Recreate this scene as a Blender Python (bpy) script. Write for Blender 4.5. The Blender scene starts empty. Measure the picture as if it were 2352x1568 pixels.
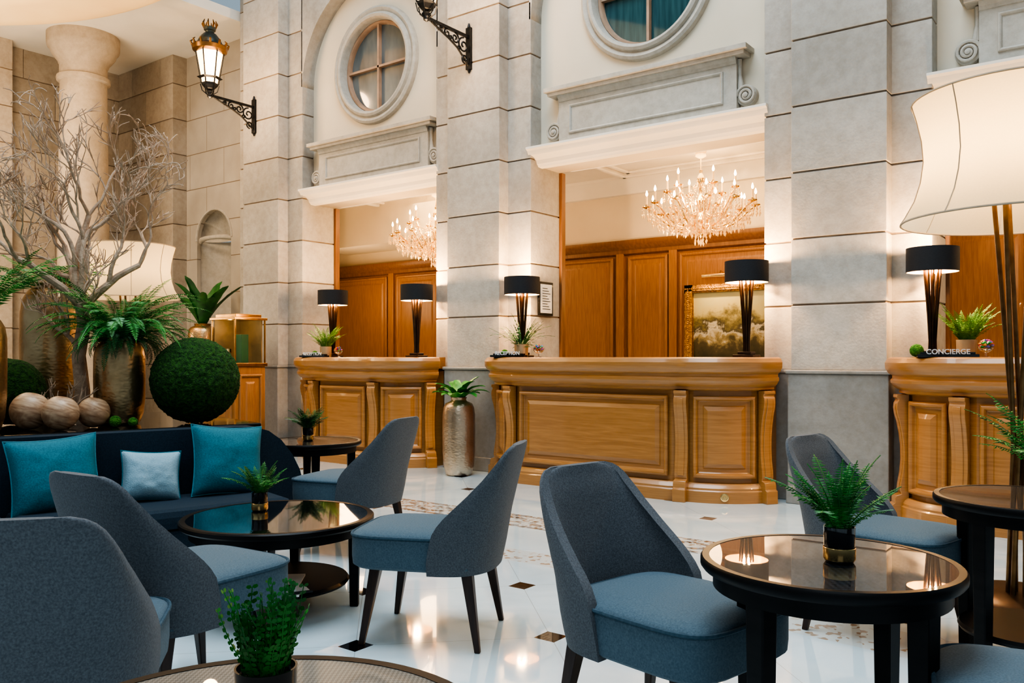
import bpy, bmesh, math, random
from mathutils import Vector, Matrix, noise
random.seed(7)
S=bpy.context.scene
COL=S.collection
pi=math.pi
R90=Matrix.Rotation(pi/2,4,'X')

# ------------------------------------------------------------------ materials
def M(name,c1,c2=None,rough=.5,metal=0.,scale=8,bump=0.,bscale=None,stretch=(1,1,1),coat=0.,sheen=0.,emit=None,es=0.,lo=.35,hi=.65,trans=0.,detail=4,dist=.0,bd=.01,island=0.,spec=None,pores=0,dimple=0):
    m=bpy.data.materials.new(name); m.use_nodes=True
    nt=m.node_tree; N=nt.nodes; L=nt.links; b=N['Principled BSDF']
    b.inputs['Roughness'].default_value=rough; b.inputs['Metallic'].default_value=metal
    b.inputs['Coat Weight'].default_value=coat; b.inputs['Sheen Weight'].default_value=sheen
    b.inputs['Transmission Weight'].default_value=trans
    if spec is not None: b.inputs['Specular IOR Level'].default_value=spec
    if coat: b.inputs['Coat Roughness'].default_value=.04
    tc=N.new('ShaderNodeTexCoord'); mp=N.new('ShaderNodeMapping'); mp.inputs['Scale'].default_value=stretch
    L.new(tc.outputs['Object'],mp.inputs['Vector'])
    nz=N.new('ShaderNodeTexNoise'); nz.inputs['Scale'].default_value=scale; nz.inputs['Detail'].default_value=detail; nz.inputs['Distortion'].default_value=dist
    L.new(mp.outputs[0],nz.inputs['Vector'])
    if c2 is None: c2=tuple(x*.8 for x in c1)
    r=N.new('ShaderNodeValToRGB'); r.color_ramp.elements[0].position=lo; r.color_ramp.elements[1].position=hi
    r.color_ramp.elements[0].color=(*c1,1); r.color_ramp.elements[1].color=(*c2,1)
    L.new(nz.outputs['Fac'],r.inputs['Fac']); out=r.outputs['Color']
    if pores:
        n3=N.new('ShaderNodeTexNoise'); n3.inputs['Scale'].default_value=pores; n3.inputs['Detail'].default_value=5; n3.inputs['Roughness'].default_value=.7
        L.new(mp.outputs[0],n3.inputs['Vector']); r3=N.new('ShaderNodeValToRGB'); e=r3.color_ramp.elements
        e[0].position=.32; e[0].color=(.86,.84,.81,1); e[1].position=.62; e[1].color=(1.04,1.04,1.04,1)
        L.new(n3.outputs['Fac'],r3.inputs[0]); mx=N.new('ShaderNodeMix'); mx.data_type='RGBA'; mx.blend_type='MULTIPLY'; mx.inputs[0].default_value=1
        L.new(out,mx.inputs[6]); L.new(r3.outputs[0],mx.inputs[7]); out=mx.outputs[2]
    if island:
        ge=N.new('ShaderNodeNewGeometry'); mr=N.new('ShaderNodeMapRange'); mr.inputs[3].default_value=1-island; mr.inputs[4].default_value=1+island*.5
        L.new(ge.outputs['Random Per Island'],mr.inputs[0]); hs=N.new('ShaderNodeHueSaturation'); L.new(mr.outputs[0],hs.inputs['Value']); L.new(out,hs.inputs['Color']); out=hs.outputs[0]
    L.new(out,b.inputs['Base Color'])
    if dimple:
        vo=N.new('ShaderNodeTexVoronoi'); vo.inputs['Scale'].default_value=dimple; vo.feature='SMOOTH_F1'; mp2=N.new('ShaderNodeMapping'); mp2.inputs['Scale'].default_value=(1,1,1.7)
        L.new(tc.outputs['Object'],mp2.inputs[0]); L.new(mp2.outputs[0],vo.inputs['Vector'])
        bp=N.new('ShaderNodeBump'); bp.inputs['Strength'].default_value=.55; bp.inputs['Distance'].default_value=.004
        L.new(vo.outputs['Distance'],bp.inputs['Height']); L.new(bp.outputs[0],b.inputs['Normal'])
    elif bump:
        n2=N.new('ShaderNodeTexNoise'); n2.inputs['Scale'].default_value=bscale or scale*4; n2.inputs['Detail'].default_value=3
        L.new(mp.outputs[0],n2.inputs['Vector'])
        bp=N.new('ShaderNodeBump'); bp.inputs['Strength'].default_value=bump; bp.inputs['Distance'].default_value=bd
        L.new(n2.outputs['Fac'],bp.inputs['Height']); L.new(bp.outputs[0],b.inputs['Normal'])
    if emit:
        b.inputs['Emission Color'].default_value=(*emit,1); b.inputs['Emission Strength'].default_value=es
    return m

stone=M('limestone',(.345,.318,.275),(.45,.422,.375),rough=.78,scale=1.4,bump=.2,bscale=45,detail=8,lo=.30,hi=.70,dist=.2,island=.19,pores=13)
stone2=M('limestone_carved',(.40,.365,.31),(.47,.435,.375),rough=.75,scale=2,bump=.1,bscale=50,detail=6,pores=14)
stone_w=M('limestone_warm_lit',(.345,.295,.235),(.44,.385,.315),rough=.8,scale=1.4,bump=.2,bscale=40,detail=8,lo=.32,hi=.68,dist=.2,island=.19,pores=13)  # browner copy of the limestone, warm light on the left walls put into colour
stone_g=M('limestone_plinth',(.235,.222,.20),(.30,.285,.26),rough=.55,scale=1.6,bump=.08,bscale=60,detail=7,pores=14)
joint=M('joint_mortar',(.17,.125,.09),(.23,.175,.125),rough=.9)
plaster=M('plaster_cream',(.60,.52,.40),(.65,.57,.445),rough=.85,scale=1.5)
white=M('plaster_white',(.68,.64,.57),(.73,.69,.62),rough=.8,scale=2)
gold_cof=M('plaster_gold',(.80,.58,.31),(.85,.65,.37),rough=.5,scale=1.2)
oak=M('oak_honey',(.33,.150,.046),(.425,.205,.066),rough=.30,scale=7,stretch=(.8,.8,18),coat=.28,bump=.04,bscale=34,detail=9,dist=.15,lo=.27,hi=.73)
oakp=M('oak_panel',(.30,.132,.040),(.43,.205,.066),rough=.34,scale=4.5,stretch=(.7,.7,12),coat=.2,detail=10,dist=.9,lo=.27,hi=.73)
oak_v=M('oak_vertical',(.245,.110,.037),(.32,.150,.053),rough=.42,scale=8,stretch=(12,12,.7),coat=.08,detail=7,dist=.3)
oak_d=M('oak_dark_trim',(.15,.062,.021),(.20,.088,.031),rough=.42,scale=4,stretch=(10,10,1))
iron=M('black_iron',(.010,.012,.014),(.02,.022,.025),rough=.35,metal=.6,scale=20,bump=.1)
bronze=M('bronze',(.16,.085,.035),(.25,.14,.06),rough=.32,metal=.9,scale=12)
goldfr=M('gold_case_frame',(.42,.25,.085),(.54,.34,.13),rough=.22,metal=.95,scale=12)
copperg=M('patinated_copper',(.05,.075,.075),(.10,.10,.085),rough=.4,metal=.7,scale=14)
darkbr=M('dark_bronze',(.045,.027,.017),(.07,.04,.025),rough=.3,metal=.8,scale=10)
black=M('black_gloss',(.006,.006,.007),(.010,.010,.011),rough=.10,coat=.6,scale=6)
blackcloth=M('black_shade_silk',(.009,.010,.013),(.016,.018,.022),rough=.7,scale=60,stretch=(1,1,8),bump=.2)
goldin=M('gold_lining',(.85,.60,.28),(.9,.66,.33),rough=.35,metal=.6)
espresso=M('espresso_wood',(.006,.006,.006),(.010,.009,.009),rough=.4,scale=6,stretch=(1,1,6),coat=.03,spec=.18)
walnut=M('walnut_leg',(.028,.013,.009),(.05,.023,.014),rough=.35,scale=8,stretch=(6,6,1))
brass=M('brass',(.80,.55,.24),(.86,.62,.30),rough=.2,metal=1,scale=10)
fabric=M('slate_tweed',(.066,.073,.083),(.126,.137,.150),rough=.95,scale=190,bump=.35,bscale=320,sheen=.08,detail=5,bd=.004,lo=.3,hi=.7)
fabric_seat_lit=M('slate_tweed_seat_lit',(.054,.094,.122),(.098,.146,.178),rough=.95,scale=190,bump=.35,bscale=320,sheen=.08,detail=5,bd=.004,lo=.3,hi=.7)  # lighter, bluer copy of the tweed: light on the seats put into its colour
piping=M('slate_piping',(.03,.065,.09),(.05,.09,.12),rough=.9,scale=90)
navy=M('navy_wool',(.007,.020,.034),(.012,.030,.048),rough=.95,scale=160,bump=.2,bd=.004)
teal=M('teal_cushion_cloth',(.007,.115,.155),(.014,.165,.21),rough=.8,scale=150,bump=.3,bscale=200,bd=.004)
tealp=M('teal_piping',(.04,.19,.24),(.06,.23,.29),rough=.8,scale=80)
paleblue=M('pale_blue_weave',(.23,.36,.42),(.28,.42,.48),rough=.85,scale=140,bump=.5,bscale=160,bd=.004)
hammer=M('hammered_gold',(.40,.255,.125),(.56,.385,.21),rough=.34,metal=.9,scale=5,dimple=38)
silverv=M('hammered_champagne',(.40,.295,.20),(.54,.42,.31),rough=.35,metal=.88,scale=5,dimple=38)
moss=M('moss',(.008,.038,.005),(.035,.12,.012),rough=1,scale=55,bump=1.,bscale=120,detail=6,bd=.02)
moss_l=M('moss_bright',(.03,.13,.01),(.09,.27,.03),rough=1,scale=60,bump=1.,bscale=110,bd=.02)
leaf=M('leaf_green',(.016,.125,.017),(.06,.29,.042),rough=.45,scale=9)
leafd=M('leaf_dark',(.008,.075,.016),(.028,.17,.03),rough=.4,scale=9)
leafy=M('leaf_lime',(.07,.20,.024),(.17,.36,.06),rough=.5,scale=9)
barkm=M('pale_bark',(.36,.245,.165),(.54,.395,.28),rough=.85,scale=20,bump=.5)
woodball=M('turned_wood',(.30,.155,.08),(.58,.38,.23),rough=.5,scale=4,stretch=(1,1,5),dist=3,detail=8,coat=.15)
potb=M('beige_pot',(.50,.36,.21),(.56,.41,.25),rough=.4,metal=.3)
crystal=M('crystal',(1,.72,.36),(1,.86,.58),rough=.05,metal=.4,trans=.2,emit=(1,.52,.14),es=.08,scale=30)
bulb=M('warm_bulb',(1,.8,.5),rough=.3,emit=(1,.70,.34),es=13)
candle=M('candle_ivory',(.80,.62,.38),rough=.5,emit=(1,.56,.2),es=.18)
lampglass=M('frosted_lantern_glass',(.9,.72,.45),(.95,.8,.55),rough=.35,emit=(1,.66,.34),es=4.2,scale=5)
pglass_dark=M('window_glass_dark',(.010,.045,.05),(.028,.08,.085),rough=.06,scale=3,stretch=(8,8,.6),coat=.6)
pglass_lite=M('window_glass_grey_reflection',(.17,.19,.19),(.09,.11,.12),rough=.12,metal=.1,coat=.8,scale=1.6,stretch=(3,3,1))  # greyish reflection painted into the pane colour, hardly mirroring
winwood=M('window_wood',(.32,.20,.125),(.40,.26,.175),rough=.5)
paper=M('paper',(.8,.78,.72),rough=.8)
ink=M('ink',(.02,.02,.02),rough=.6)
steel=M('brushed_steel',(.66,.67,.68),(.76,.77,.78),rough=.45,metal=.2)
velvet=M('green_box',(.008,.09,.035),rough=.5)
caseglow=M('case_lining',(.13,.085,.04),(.18,.12,.055),rough=.5,emit=(1,.6,.2),es=.04)

def weave(name,c1,c2,sc=90,coat=1,ior=1.5):
    m=bpy.data.materials.new(name); m.use_nodes=True; nt=m.node_tree; N=nt.nodes; L=nt.links; b=N['Principled BSDF']
    tc=N.new('ShaderNodeTexCoord'); ch=N.new('ShaderNodeTexChecker'); ch.inputs['Scale'].default_value=sc
    mp=N.new('ShaderNodeMapping'); mp.inputs['Rotation'].default_value=(0,0,.6); L.new(tc.outputs['Object'],mp.inputs[0])
    L.new(mp.outputs[0],ch.inputs[0]); ch.inputs['Color1'].default_value=(*c1,1); ch.inputs['Color2'].default_value=(*c2,1)
    L.new(ch.outputs['Color'],b.inputs['Base Color']); b.inputs['Roughness'].default_value=.5; b.inputs['Specular IOR Level'].default_value=.1
    b.inputs['Coat Weight'].default_value=coat; b.inputs['Coat Roughness'].default_value=.012; b.inputs['Coat IOR'].default_value=ior
    return m
weave_dark=weave('woven_under_glass',(.006,.009,.012),(.024,.030,.037),90,1,1.5)
weave_tan=weave('woven_tan',(.125,.110,.092),(.215,.192,.162),190)

def shade_mat():
    m=bpy.data.materials.new('cream_lamp_fabric'); m.use_nodes=True; nt=m.node_tree; N=nt.nodes; L=nt.links
    out=N['Material Output']; N.remove(N['Principled BSDF'])
    nz=N.new('ShaderNodeTexNoise'); nz.inputs['Scale'].default_value=120
    r=N.new('ShaderNodeValToRGB'); r.color_ramp.elements[0].color=(.66,.55,.37,1); r.color_ramp.elements[1].color=(.72,.62,.44,1)
    L.new(nz.outputs['Fac'],r.inputs[0])
    d=N.new('ShaderNodeBsdfDiffuse'); t=N.new('ShaderNodeBsdfTranslucent'); mx=N.new('ShaderNodeMixShader'); mx.inputs[0].default_value=.62
    e=N.new('ShaderNodeEmission'); e.inputs[0].default_value=(1,.70,.36,1); e.inputs[1].default_value=.09
    ad=N.new('ShaderNodeAddShader')
    L.new(r.outputs[0],d.inputs[0]); L.new(r.outputs[0],t.inputs[0]); L.new(d.outputs[0],mx.inputs[1]); L.new(t.outputs[0],mx.inputs[2])
    L.new(mx.outputs[0],ad.inputs[0]); L.new(e.outputs[0],ad.inputs[1]); L.new(ad.outputs[0],out.inputs[0]); return m
shadefab=shade_mat()
shtrim=M('shade_trim',(.42,.33,.23),rough=.8)

def math_(N,L,op,a,b=None,c=None):
    n=N.new('ShaderNodeMath'); n.operation=op
    for i,v in enumerate((a,b,c)):
        if v is None: continue
        if isinstance(v,(int,float)): n.inputs[i].default_value=v
        else: L.new(v,n.inputs[i])
    return n.outputs[0]
def mixc(N,L,f,a,b):
    n=N.new('ShaderNodeMix'); n.data_type='RGBA'
    L.new(f,n.inputs[0])
    for i,v in ((6,a),(7,b)):
        if isinstance(v,tuple): n.inputs[i].default_value=(*v,1)
        else: L.new(v,n.inputs[i])
    return n.outputs[2]

def floor_mat():
    m=bpy.data.materials.new('polished_marble_floor'); m.use_nodes=True; nt=m.node_tree; N=nt.nodes; L=nt.links; b=N['Principled BSDF']
    tc=N.new('ShaderNodeTexCoord'); sx=N.new('ShaderNodeSeparateXYZ'); L.new(tc.outputs['Object'],sx.inputs[0])
    X,Y=sx.outputs[0],sx.outputs[1]
    c=.79*math.sqrt(2)
    a=math_(N,L,'DIVIDE',math_(N,L,'ADD',math_(N,L,'ADD',X,2.54),math_(N,L,'SUBTRACT',Y,3.44)),c)
    d=math_(N,L,'DIVIDE',math_(N,L,'SUBTRACT',math_(N,L,'ADD',X,2.54),math_(N,L,'SUBTRACT',Y,3.44)),c)
    def cell(v): return math_(N,L,'ABSOLUTE',math_(N,L,'SUBTRACT',v,math_(N,L,'ROUND',v)))
    ca,cd=cell(a),cell(d)
    inset=math_(N,L,'LESS_THAN',math_(N,L,'ADD',ca,cd),.09)
    line=math_(N,L,'LESS_THAN',math_(N,L,'MINIMUM',ca,cd),.002)
    nz=N.new('ShaderNodeTexNoise'); nz.inputs['Scale'].default_value=1.3; nz.inputs['Detail'].default_value=8; nz.inputs['Distortion'].default_value=1.5
    L.new(tc.outputs['Object'],nz.inputs['Vector'])
    r=N.new('ShaderNodeValToRGB'); r.color_ramp.elements[0].position=.35; r.color_ramp.elements[0].color=(.58,.70,.745,1); r.color_ramp.elements[1].position=.6; r.color_ramp.elements[1].color=(.68,.80,.845,1)
    L.new(nz.outputs['Fac'],r.inputs[0])
    col=mixc(N,L,line,r.outputs[0],(.44,.49,.50))
    col=mixc(N,L,inset,col,(.008,.007,.007))
    vo=N.new('ShaderNodeTexVoronoi'); vo.inputs['Scale'].default_value=42; L.new(tc.outputs['Object'],vo.inputs['Vector'])
    r2=N.new('ShaderNodeValToRGB'); r2.color_ramp.interpolation='CONSTANT'
    e=r2.color_ramp.elements; e[0].position=0; e[0].color=(.64,.69,.68,1); e[1].position=.47; e[1].color=(.42,.31,.22,1)
    for p,cc in ((.55,(.60,.58,.52,1)),(.64,(.15,.10,.07,1)),(.78,(.28,.32,.34,1))):
        q=e.new(p); q.color=cc
    sn=math_(N,L,'SINE',math_(N,L,'MULTIPLY',X,9.))
    off=math_(N,L,'ABSOLUTE',math_(N,L,'SUBTRACT',math_(N,L,'SUBTRACT',Y,4.8),math_(N,L,'MULTIPLY',sn,.08)))
    off2=math_(N,L,'ABSOLUTE',math_(N,L,'ADD',math_(N,L,'SUBTRACT',Y,4.8),math_(N,L,'MULTIPLY',sn,.08)))
    edge=math_(N,L,'ABSOLUTE',math_(N,L,'SUBTRACT',math_(N,L,'ABSOLUTE',math_(N,L,'SUBTRACT',Y,4.8)),.16))
    vine=math_(N,L,'LESS_THAN',math_(N,L,'MINIMUM',math_(N,L,'MINIMUM',off,off2),edge),.026)
    sp=N.new('ShaderNodeSeparateColor'); L.new(vo.outputs['Color'],sp.inputs[0]); 
    fac=math_(N,L,'ADD',math_(N,L,'MULTIPLY',sp.outputs[0],.58),math_(N,L,'MULTIPLY',vine,.40)); L.new(fac,r2.inputs[0])
    b1=math_(N,L,'LESS_THAN',math_(N,L,'ABSOLUTE',math_(N,L,'SUBTRACT',Y,4.8)),.18)
    b2=math_(N,L,'LESS_THAN',math_(N,L,'ABSOLUTE',math_(N,L,'SUBTRACT',Y,math_(N,L,'ADD',3.6,math_(N,L,'MULTIPLY',X,-.08)))),.16)
    b2=math_(N,L,'MULTIPLY',b2,math_(N,L,'GREATER_THAN',X,-1.6))
    b3=math_(N,L,'LESS_THAN',math_(N,L,'ABSOLUTE',math_(N,L,'SUBTRACT',Y,3.95)),.12)
    b3=math_(N,L,'MULTIPLY',b3,math_(N,L,'LESS_THAN',X,-2.4))
    band=math_(N,L,'MAXIMUM',b1,math_(N,L,'MAXIMUM',b2,b3))
    col=mixc(N,L,band,col,r2.outputs[0])
    L.new(col,b.inputs['Base Color']); b.inputs['Roughness'].default_value=.07; b.inputs['Coat Weight'].default_value=.7; b.inputs['Coat Roughness'].default_value=.02
    return m
floorm=floor_mat()

def stone_lines():
    m=bpy.data.materials.new('limestone_coursed'); m.use_nodes=True; nt=m.node_tree; N=nt.nodes; L=nt.links; b=N['Principled BSDF']
    tc=N.new('ShaderNodeTexCoord'); sx=N.new('ShaderNodeSeparateXYZ'); L.new(tc.outputs['Object'],sx.inputs[0])
    row=math_(N,L,'DIVIDE',math_(N,L,'SUBTRACT',sx.outputs[2],1.03),.52)
    f=math_(N,L,'FRACT',row); ln=math_(N,L,'LESS_THAN',f,.022)
    par=math_(N,L,'MULTIPLY',math_(N,L,'FRACT',math_(N,L,'MULTIPLY',math_(N,L,'FLOOR',row),.5)),.85)
    f2=math_(N,L,'FRACT',math_(N,L,'DIVIDE',math_(N,L,'ADD',sx.outputs[0],par),.85)); ln2=math_(N,L,'LESS_THAN',f2,.008)
    ln=math_(N,L,'MAXIMUM',ln,ln2)
    nz=N.new('ShaderNodeTexNoise'); nz.inputs['Scale'].default_value=1.8; nz.inputs['Detail'].default_value=9; L.new(tc.outputs['Object'],nz.inputs['Vector'])
    r=N.new('ShaderNodeValToRGB'); r.color_ramp.elements[0].position=.3; r.color_ramp.elements[0].color=(.335,.295,.24,1); r.color_ramp.elements[1].position=.7; r.color_ramp.elements[1].color=(.44,.395,.33,1)
    L.new(nz.outputs['Fac'],r.inputs[0]); col=mixc(N,L,ln,r.outputs[0],(.19,.145,.10)); L.new(col,b.inputs['Base Color'])
    bp=N.new('ShaderNodeBump'); bp.inputs['Distance'].default_value=-.012; L.new(ln,bp.inputs['Height']); L.new(bp.outputs[0],b.inputs['Normal'])
    b.inputs['Roughness'].default_value=.8; return m
stonel=stone_lines()

def painting_mat():
    m=bpy.data.materials.new('landscape_oil_paint'); m.use_nodes=True; nt=m.node_tree; N=nt.nodes; L=nt.links; b=N['Principled BSDF']
    tc=N.new('ShaderNodeTexCoord'); sx=N.new('ShaderNodeSeparateXYZ'); L.new(tc.outputs['Object'],sx.inputs[0])
    nz=N.new('ShaderNodeTexNoise'); nz.inputs['Scale'].default_value=5; nz.inputs['Detail'].default_value=11; nz.inputs['Roughness'].default_value=.65; nz.inputs['Distortion'].default_value=.3; L.new(tc.outputs['Object'],nz.inputs['Vector'])
    zz=math_(N,L,'DIVIDE',math_(N,L,'SUBTRACT',sx.outputs[2],1.02),.88)
    h=math_(N,L,'ADD',zz,math_(N,L,'MULTIPLY',math_(N,L,'SUBTRACT',nz.outputs['Fac'],.5),.9))
    r=N.new('ShaderNodeValToRGB'); e=r.color_ramp.elements
    e[0].position=.1; e[0].color=(.03,.03,.015,1); e[1].position=.95; e[1].color=(.44,.42,.24,1)
    for p,c in ((.3,(.07,.06,.03,1)),(.40,(.26,.21,.10,1)),(.47,(.50,.46,.36,1)),(.53,(.05,.045,.025,1)),(.62,(.18,.15,.06,1)),(.74,(.46,.40,.19,1))):
        q=e.new(p); q.color=c
    L.new(h,r.inputs[0]); L.new(r.outputs[0],b.inputs['Base Color']); b.inputs['Roughness'].default_value=.45; return m
paintm=painting_mat()

# ------------------------------------------------------------------ geometry helpers
class G:
    def __init__(s): s.v=[]; s.f=[]; s.m=[]; s.T=Matrix()
    def add(s,vs,fs,mi=0):
        o=len(s.v); T=s.T
        s.v+=[tuple(T@Vector(p)) for p in vs]; s.f+=[tuple(i+o for i in f) for f in fs]; s.m+=[mi]*len(fs)
    def box(s,x0,x1,y0,y1,z0,z1,mi=0):
        s.add([(x0,y0,z0),(x1,y0,z0),(x1,y1,z0),(x0,y1,z0),(x0,y0,z1),(x1,y0,z1),(x1,y1,z1),(x0,y1,z1)],
              [(0,3,2,1),(4,5,6,7),(0,1,5,4),(1,2,6,5),(2,3,7,6),(3,0,4,7)],mi)
    def loft(s,rings,mi=0,cb=True,ct=True,closed=True):
        n=len(rings[0]); vs=[p for r in rings for p in r]; fs=[]
        for i in range(len(rings)-1):
            for j in range(n if closed else n-1):
                k=(j+1)%n
                fs.append((i*n+j,i*n+k,(i+1)*n+k,(i+1)*n+j))
        if cb: fs.append(tuple(range(n))[::-1])
        if ct: fs.append(tuple((len(rings)-1)*n+j for j in range(n)))
        s.add(vs,fs,mi)
    def lathe(s,prof,n=32,mi=0,cx=0,cy=0,cap=True):
        rings=[[(cx+max(r,1e-4)*math.cos(2*pi*j/n),cy+max(r,1e-4)*math.sin(2*pi*j/n),z) for j in range(n)] for r,z in prof]
        s.loft(rings,mi,cap,cap)
    def tube(s,pts,r,n=8,mi=0,closed=False):
        pts=[Vector(p) for p in pts]; m=len(pts); rr=r if isinstance(r,(list,tuple)) else [r]*m
        rings=[]; u=None
        for i,p in enumerate(pts):
            if closed: t=pts[(i+1)%m]-pts[i-1]
            else: t=pts[min(i+1,m-1)]-pts[max(i-1,0)]
            if t.length<1e-9: t=Vector((0,0,1))
            t.normalize()
            if u is None:
                u=t.orthogonal().normalized()
            else:
                u=(u-t*u.dot(t)); u=u.normalized() if u.length>1e-6 else t.orthogonal().normalized()
            w=t.cross(u)
            rings.append([p+ (u*math.cos(2*pi*j/n)+w*math.sin(2*pi*j/n))*rr[i] for j in range(n)])
        if closed:
            rings.append(rings[0]); s.loft(rings,mi,False,False)
        else: s.loft(rings,mi)
    def prism(s,poly,z0,z1,mi=0):
        s.loft([[(x,y,z0) for x,y in poly],[(x,y,z1) for x,y in poly]],mi)
    def obj(s,name,mats,parent=None,loc=(0,0,0),rot=0,smooth=False,bevel=0,sub=0,label=None,recalc=True,ang=42):
        me=bpy.data.meshes.new(name); me.from_pydata(s.v,[],s.f)
        if not isinstance(mats,(list,tuple)): mats=[mats]
        for m in mats: me.materials.append(m)
        me.polygons.foreach_set('material_index',s.m)
        if recalc:
            bm=bmesh.new(); bm.from_mesh(me); bmesh.ops.recalc_face_normals(bm,faces=bm.faces); bm.to_mesh(me); bm.free()
        return link(name,me,parent,loc,rot,smooth,bevel,sub,label,ang)
def link(name,me,parent=None,loc=(0,0,0),rot=0,smooth=False,bevel=0,sub=0,label=None,ang=42):
    if smooth:
        me.polygons.foreach_set('use_smooth',[True]*len(me.polygons)); me.set_sharp_from_angle(angle=math.radians(ang))
    o=bpy.data.objects.new(name,me); COL.objects.link(o); o.location=loc
    o.rotation_euler=rot if isinstance(rot,tuple) else (0,0,rot)
    if parent: o.parent=parent
    if bevel:
        b=o.modifiers.new('Bevel','BEVEL'); b.width=bevel; b.segments=2; b.limit_method='ANGLE'
    if sub:
        b=o.modifiers.new('Subsurf','SUBSURF'); b.levels=sub; b.render_levels=sub
    if label: o['label']=label
    return o
def tag(o,label,cat,group=None):
    o['label']=label; o['category']=cat
    if group: o['group']=group
    return o
def top(name,label,cat,loc=(0,0,0),rot=0,group=None):
    o=bpy.data.objects.new(name,None); o.empty_display_size=.1; COL.objects.link(o); o.location=loc; o.rotation_euler=(0,0,rot)
    return tag(o,label,cat,group)
def struct(o): o['kind']='structure'; return o
def dup(root,loc,rot=0,label=None):
    def cp(o,par):
        n=o.copy(); COL.objects.link(n)
        if par: n.parent=par; n.matrix_parent_inverse=o.matrix_parent_inverse.copy()
        for c in o.children: cp(c,n)
        return n
    n=cp(root,None); n.location=loc; n.rotation_euler=(0,0,rot)
    if label: n['label']=label
    return n
def curve_mesh(cu):
    o=bpy.data.objects.new('tmp',cu); COL.objects.link(o); dg=bpy.context.evaluated_depsgraph_get(); dg.update()
    me=bpy.data.meshes.new_from_object(o.evaluated_get(dg)); bpy.data.objects.remove(o); return me
def plate(name,outer,holes,depth,mat,loc=(0,0,0),**kw):
    cu=bpy.data.curves.new(name,'CURVE'); cu.dimensions='2D'; cu.fill_mode='BOTH'; cu.extrude=depth/2
    for poly in [outer]+holes:
        sp=cu.splines.new('POLY'); sp.points.add(len(poly)-1); sp.use_cyclic_u=True
        for i,(x,z) in enumerate(poly): sp.points[i].co=(x,z,0,1)
    me=curve_mesh(cu); me.transform(R90); me.name=name
    me.materials.clear(); me.materials.append(mat)
    return link(name,me,loc=loc,**kw)
def text(name,body,size,mat,parent,loc,rot=(pi/2,0,0),ext=.004):
    cu=bpy.data.curves.new(name,'FONT'); cu.body=body; cu.size=size; cu.extrude=ext; cu.align_x='CENTER'; cu.offset=.0006
    me=curve_mesh(cu); me.name=name; me.materials.clear(); me.materials.append(mat)
    return link(name,me,parent,loc,rot)
def light(name,kind,loc,power,color=(1,1,1),size=.1,rot=(0,0,0),sy=None):
    l=bpy.data.lights.new(name,kind); l.energy=power; l.color=color
    if kind=='AREA':
        l.size=size
        if sy: l.shape='RECTANGLE'; l.size_y=sy
    else: l.shadow_soft_size=size
    o=bpy.data.objects.new(name,l); COL.objects.link(o); o.location=loc; o.rotation_euler=rot; return o
def circ(cx,cz,r,n=64): return [(cx+r*math.cos(2*pi*i/n),cz+r*math.sin(2*pi*i/n)) for i in range(n)]

class Path:
    def __init__(s,pts):
        s.p=[Vector(q) for q in pts]; s.c=[0]
        for a,b in zip(s.p,s.p[1:]): s.c.append(s.c[-1]+(b-a).length)
        s.L=s.c[-1]; s.n=[]
        for i in range(len(s.p)):
            t=(s.p[min(i+1,len(s.p)-1)]-s.p[max(i-1,0)]).normalized(); s.n.append(Vector((t.y,-t.x)))
    def at(s,u,o=0):
        u=max(0,min(s.L,u)); i=0
        while i<len(s.c)-2 and s.c[i+1]<u: i+=1
        f=(u-s.c[i])/(s.c[i+1]-s.c[i]); q=s.p[i].lerp(s.p[i+1],f); n=s.n[i].lerp(s.n[i+1],f).normalized()
        return q+n*o, n
def sweep(g,path,prof,mi=0):
    rings=[[(*(p+n*o),z) for o,z in prof] for p,n in zip(path.p,path.n)]
    g.loft(rings,mi)
def panel(g,path,s0,s1,z0,z1,prof=None,n=10,mi=0,mi2=None):
    prof=prof or [(0,0),(0,.014),(.006,.022),(.014,.026),(.026,.024),(.034,.012),(.038,-.006),(.046,-.012),(.075,-.012),(.082,-.004),(.115,.010)]
    rings=[]
    for d,o in prof:
        a,b,c,e=s0+d,s1-d,z0+d,z1-d; r=[]
        for i in range(n+1): q,_=path.at(a+(b-a)*i/n,o); r.append((q.x,q.y,c))
        for i in range(n+1): q,_=path.at(b+(a-b)*i/n,o); r.append((q.x,q.y,e))
        rings.append(r)
    g.loft(rings,mi,False,False)
    last=rings[-1]; m=len(last)
    g.add(last,[(i,i+1,m-2-i,m-1-i) for i in range(n)],mi if mi2 is None else mi2)

# ------------------------------------------------------------------ camera
YAW=math.atan2(1476,1950)
cd=bpy.data.cameras.new('camera'); cam=bpy.data.objects.new('camera',cd); COL.objects.link(cam)
cam.location=(0,0,1.15); cam.rotation_euler=(pi/2,0,YAW); cd.sensor_width=36; cd.lens=36*1950/2352; cd.shift_y=36/2352; cd.clip_start=.05
S.camera=cam

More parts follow.
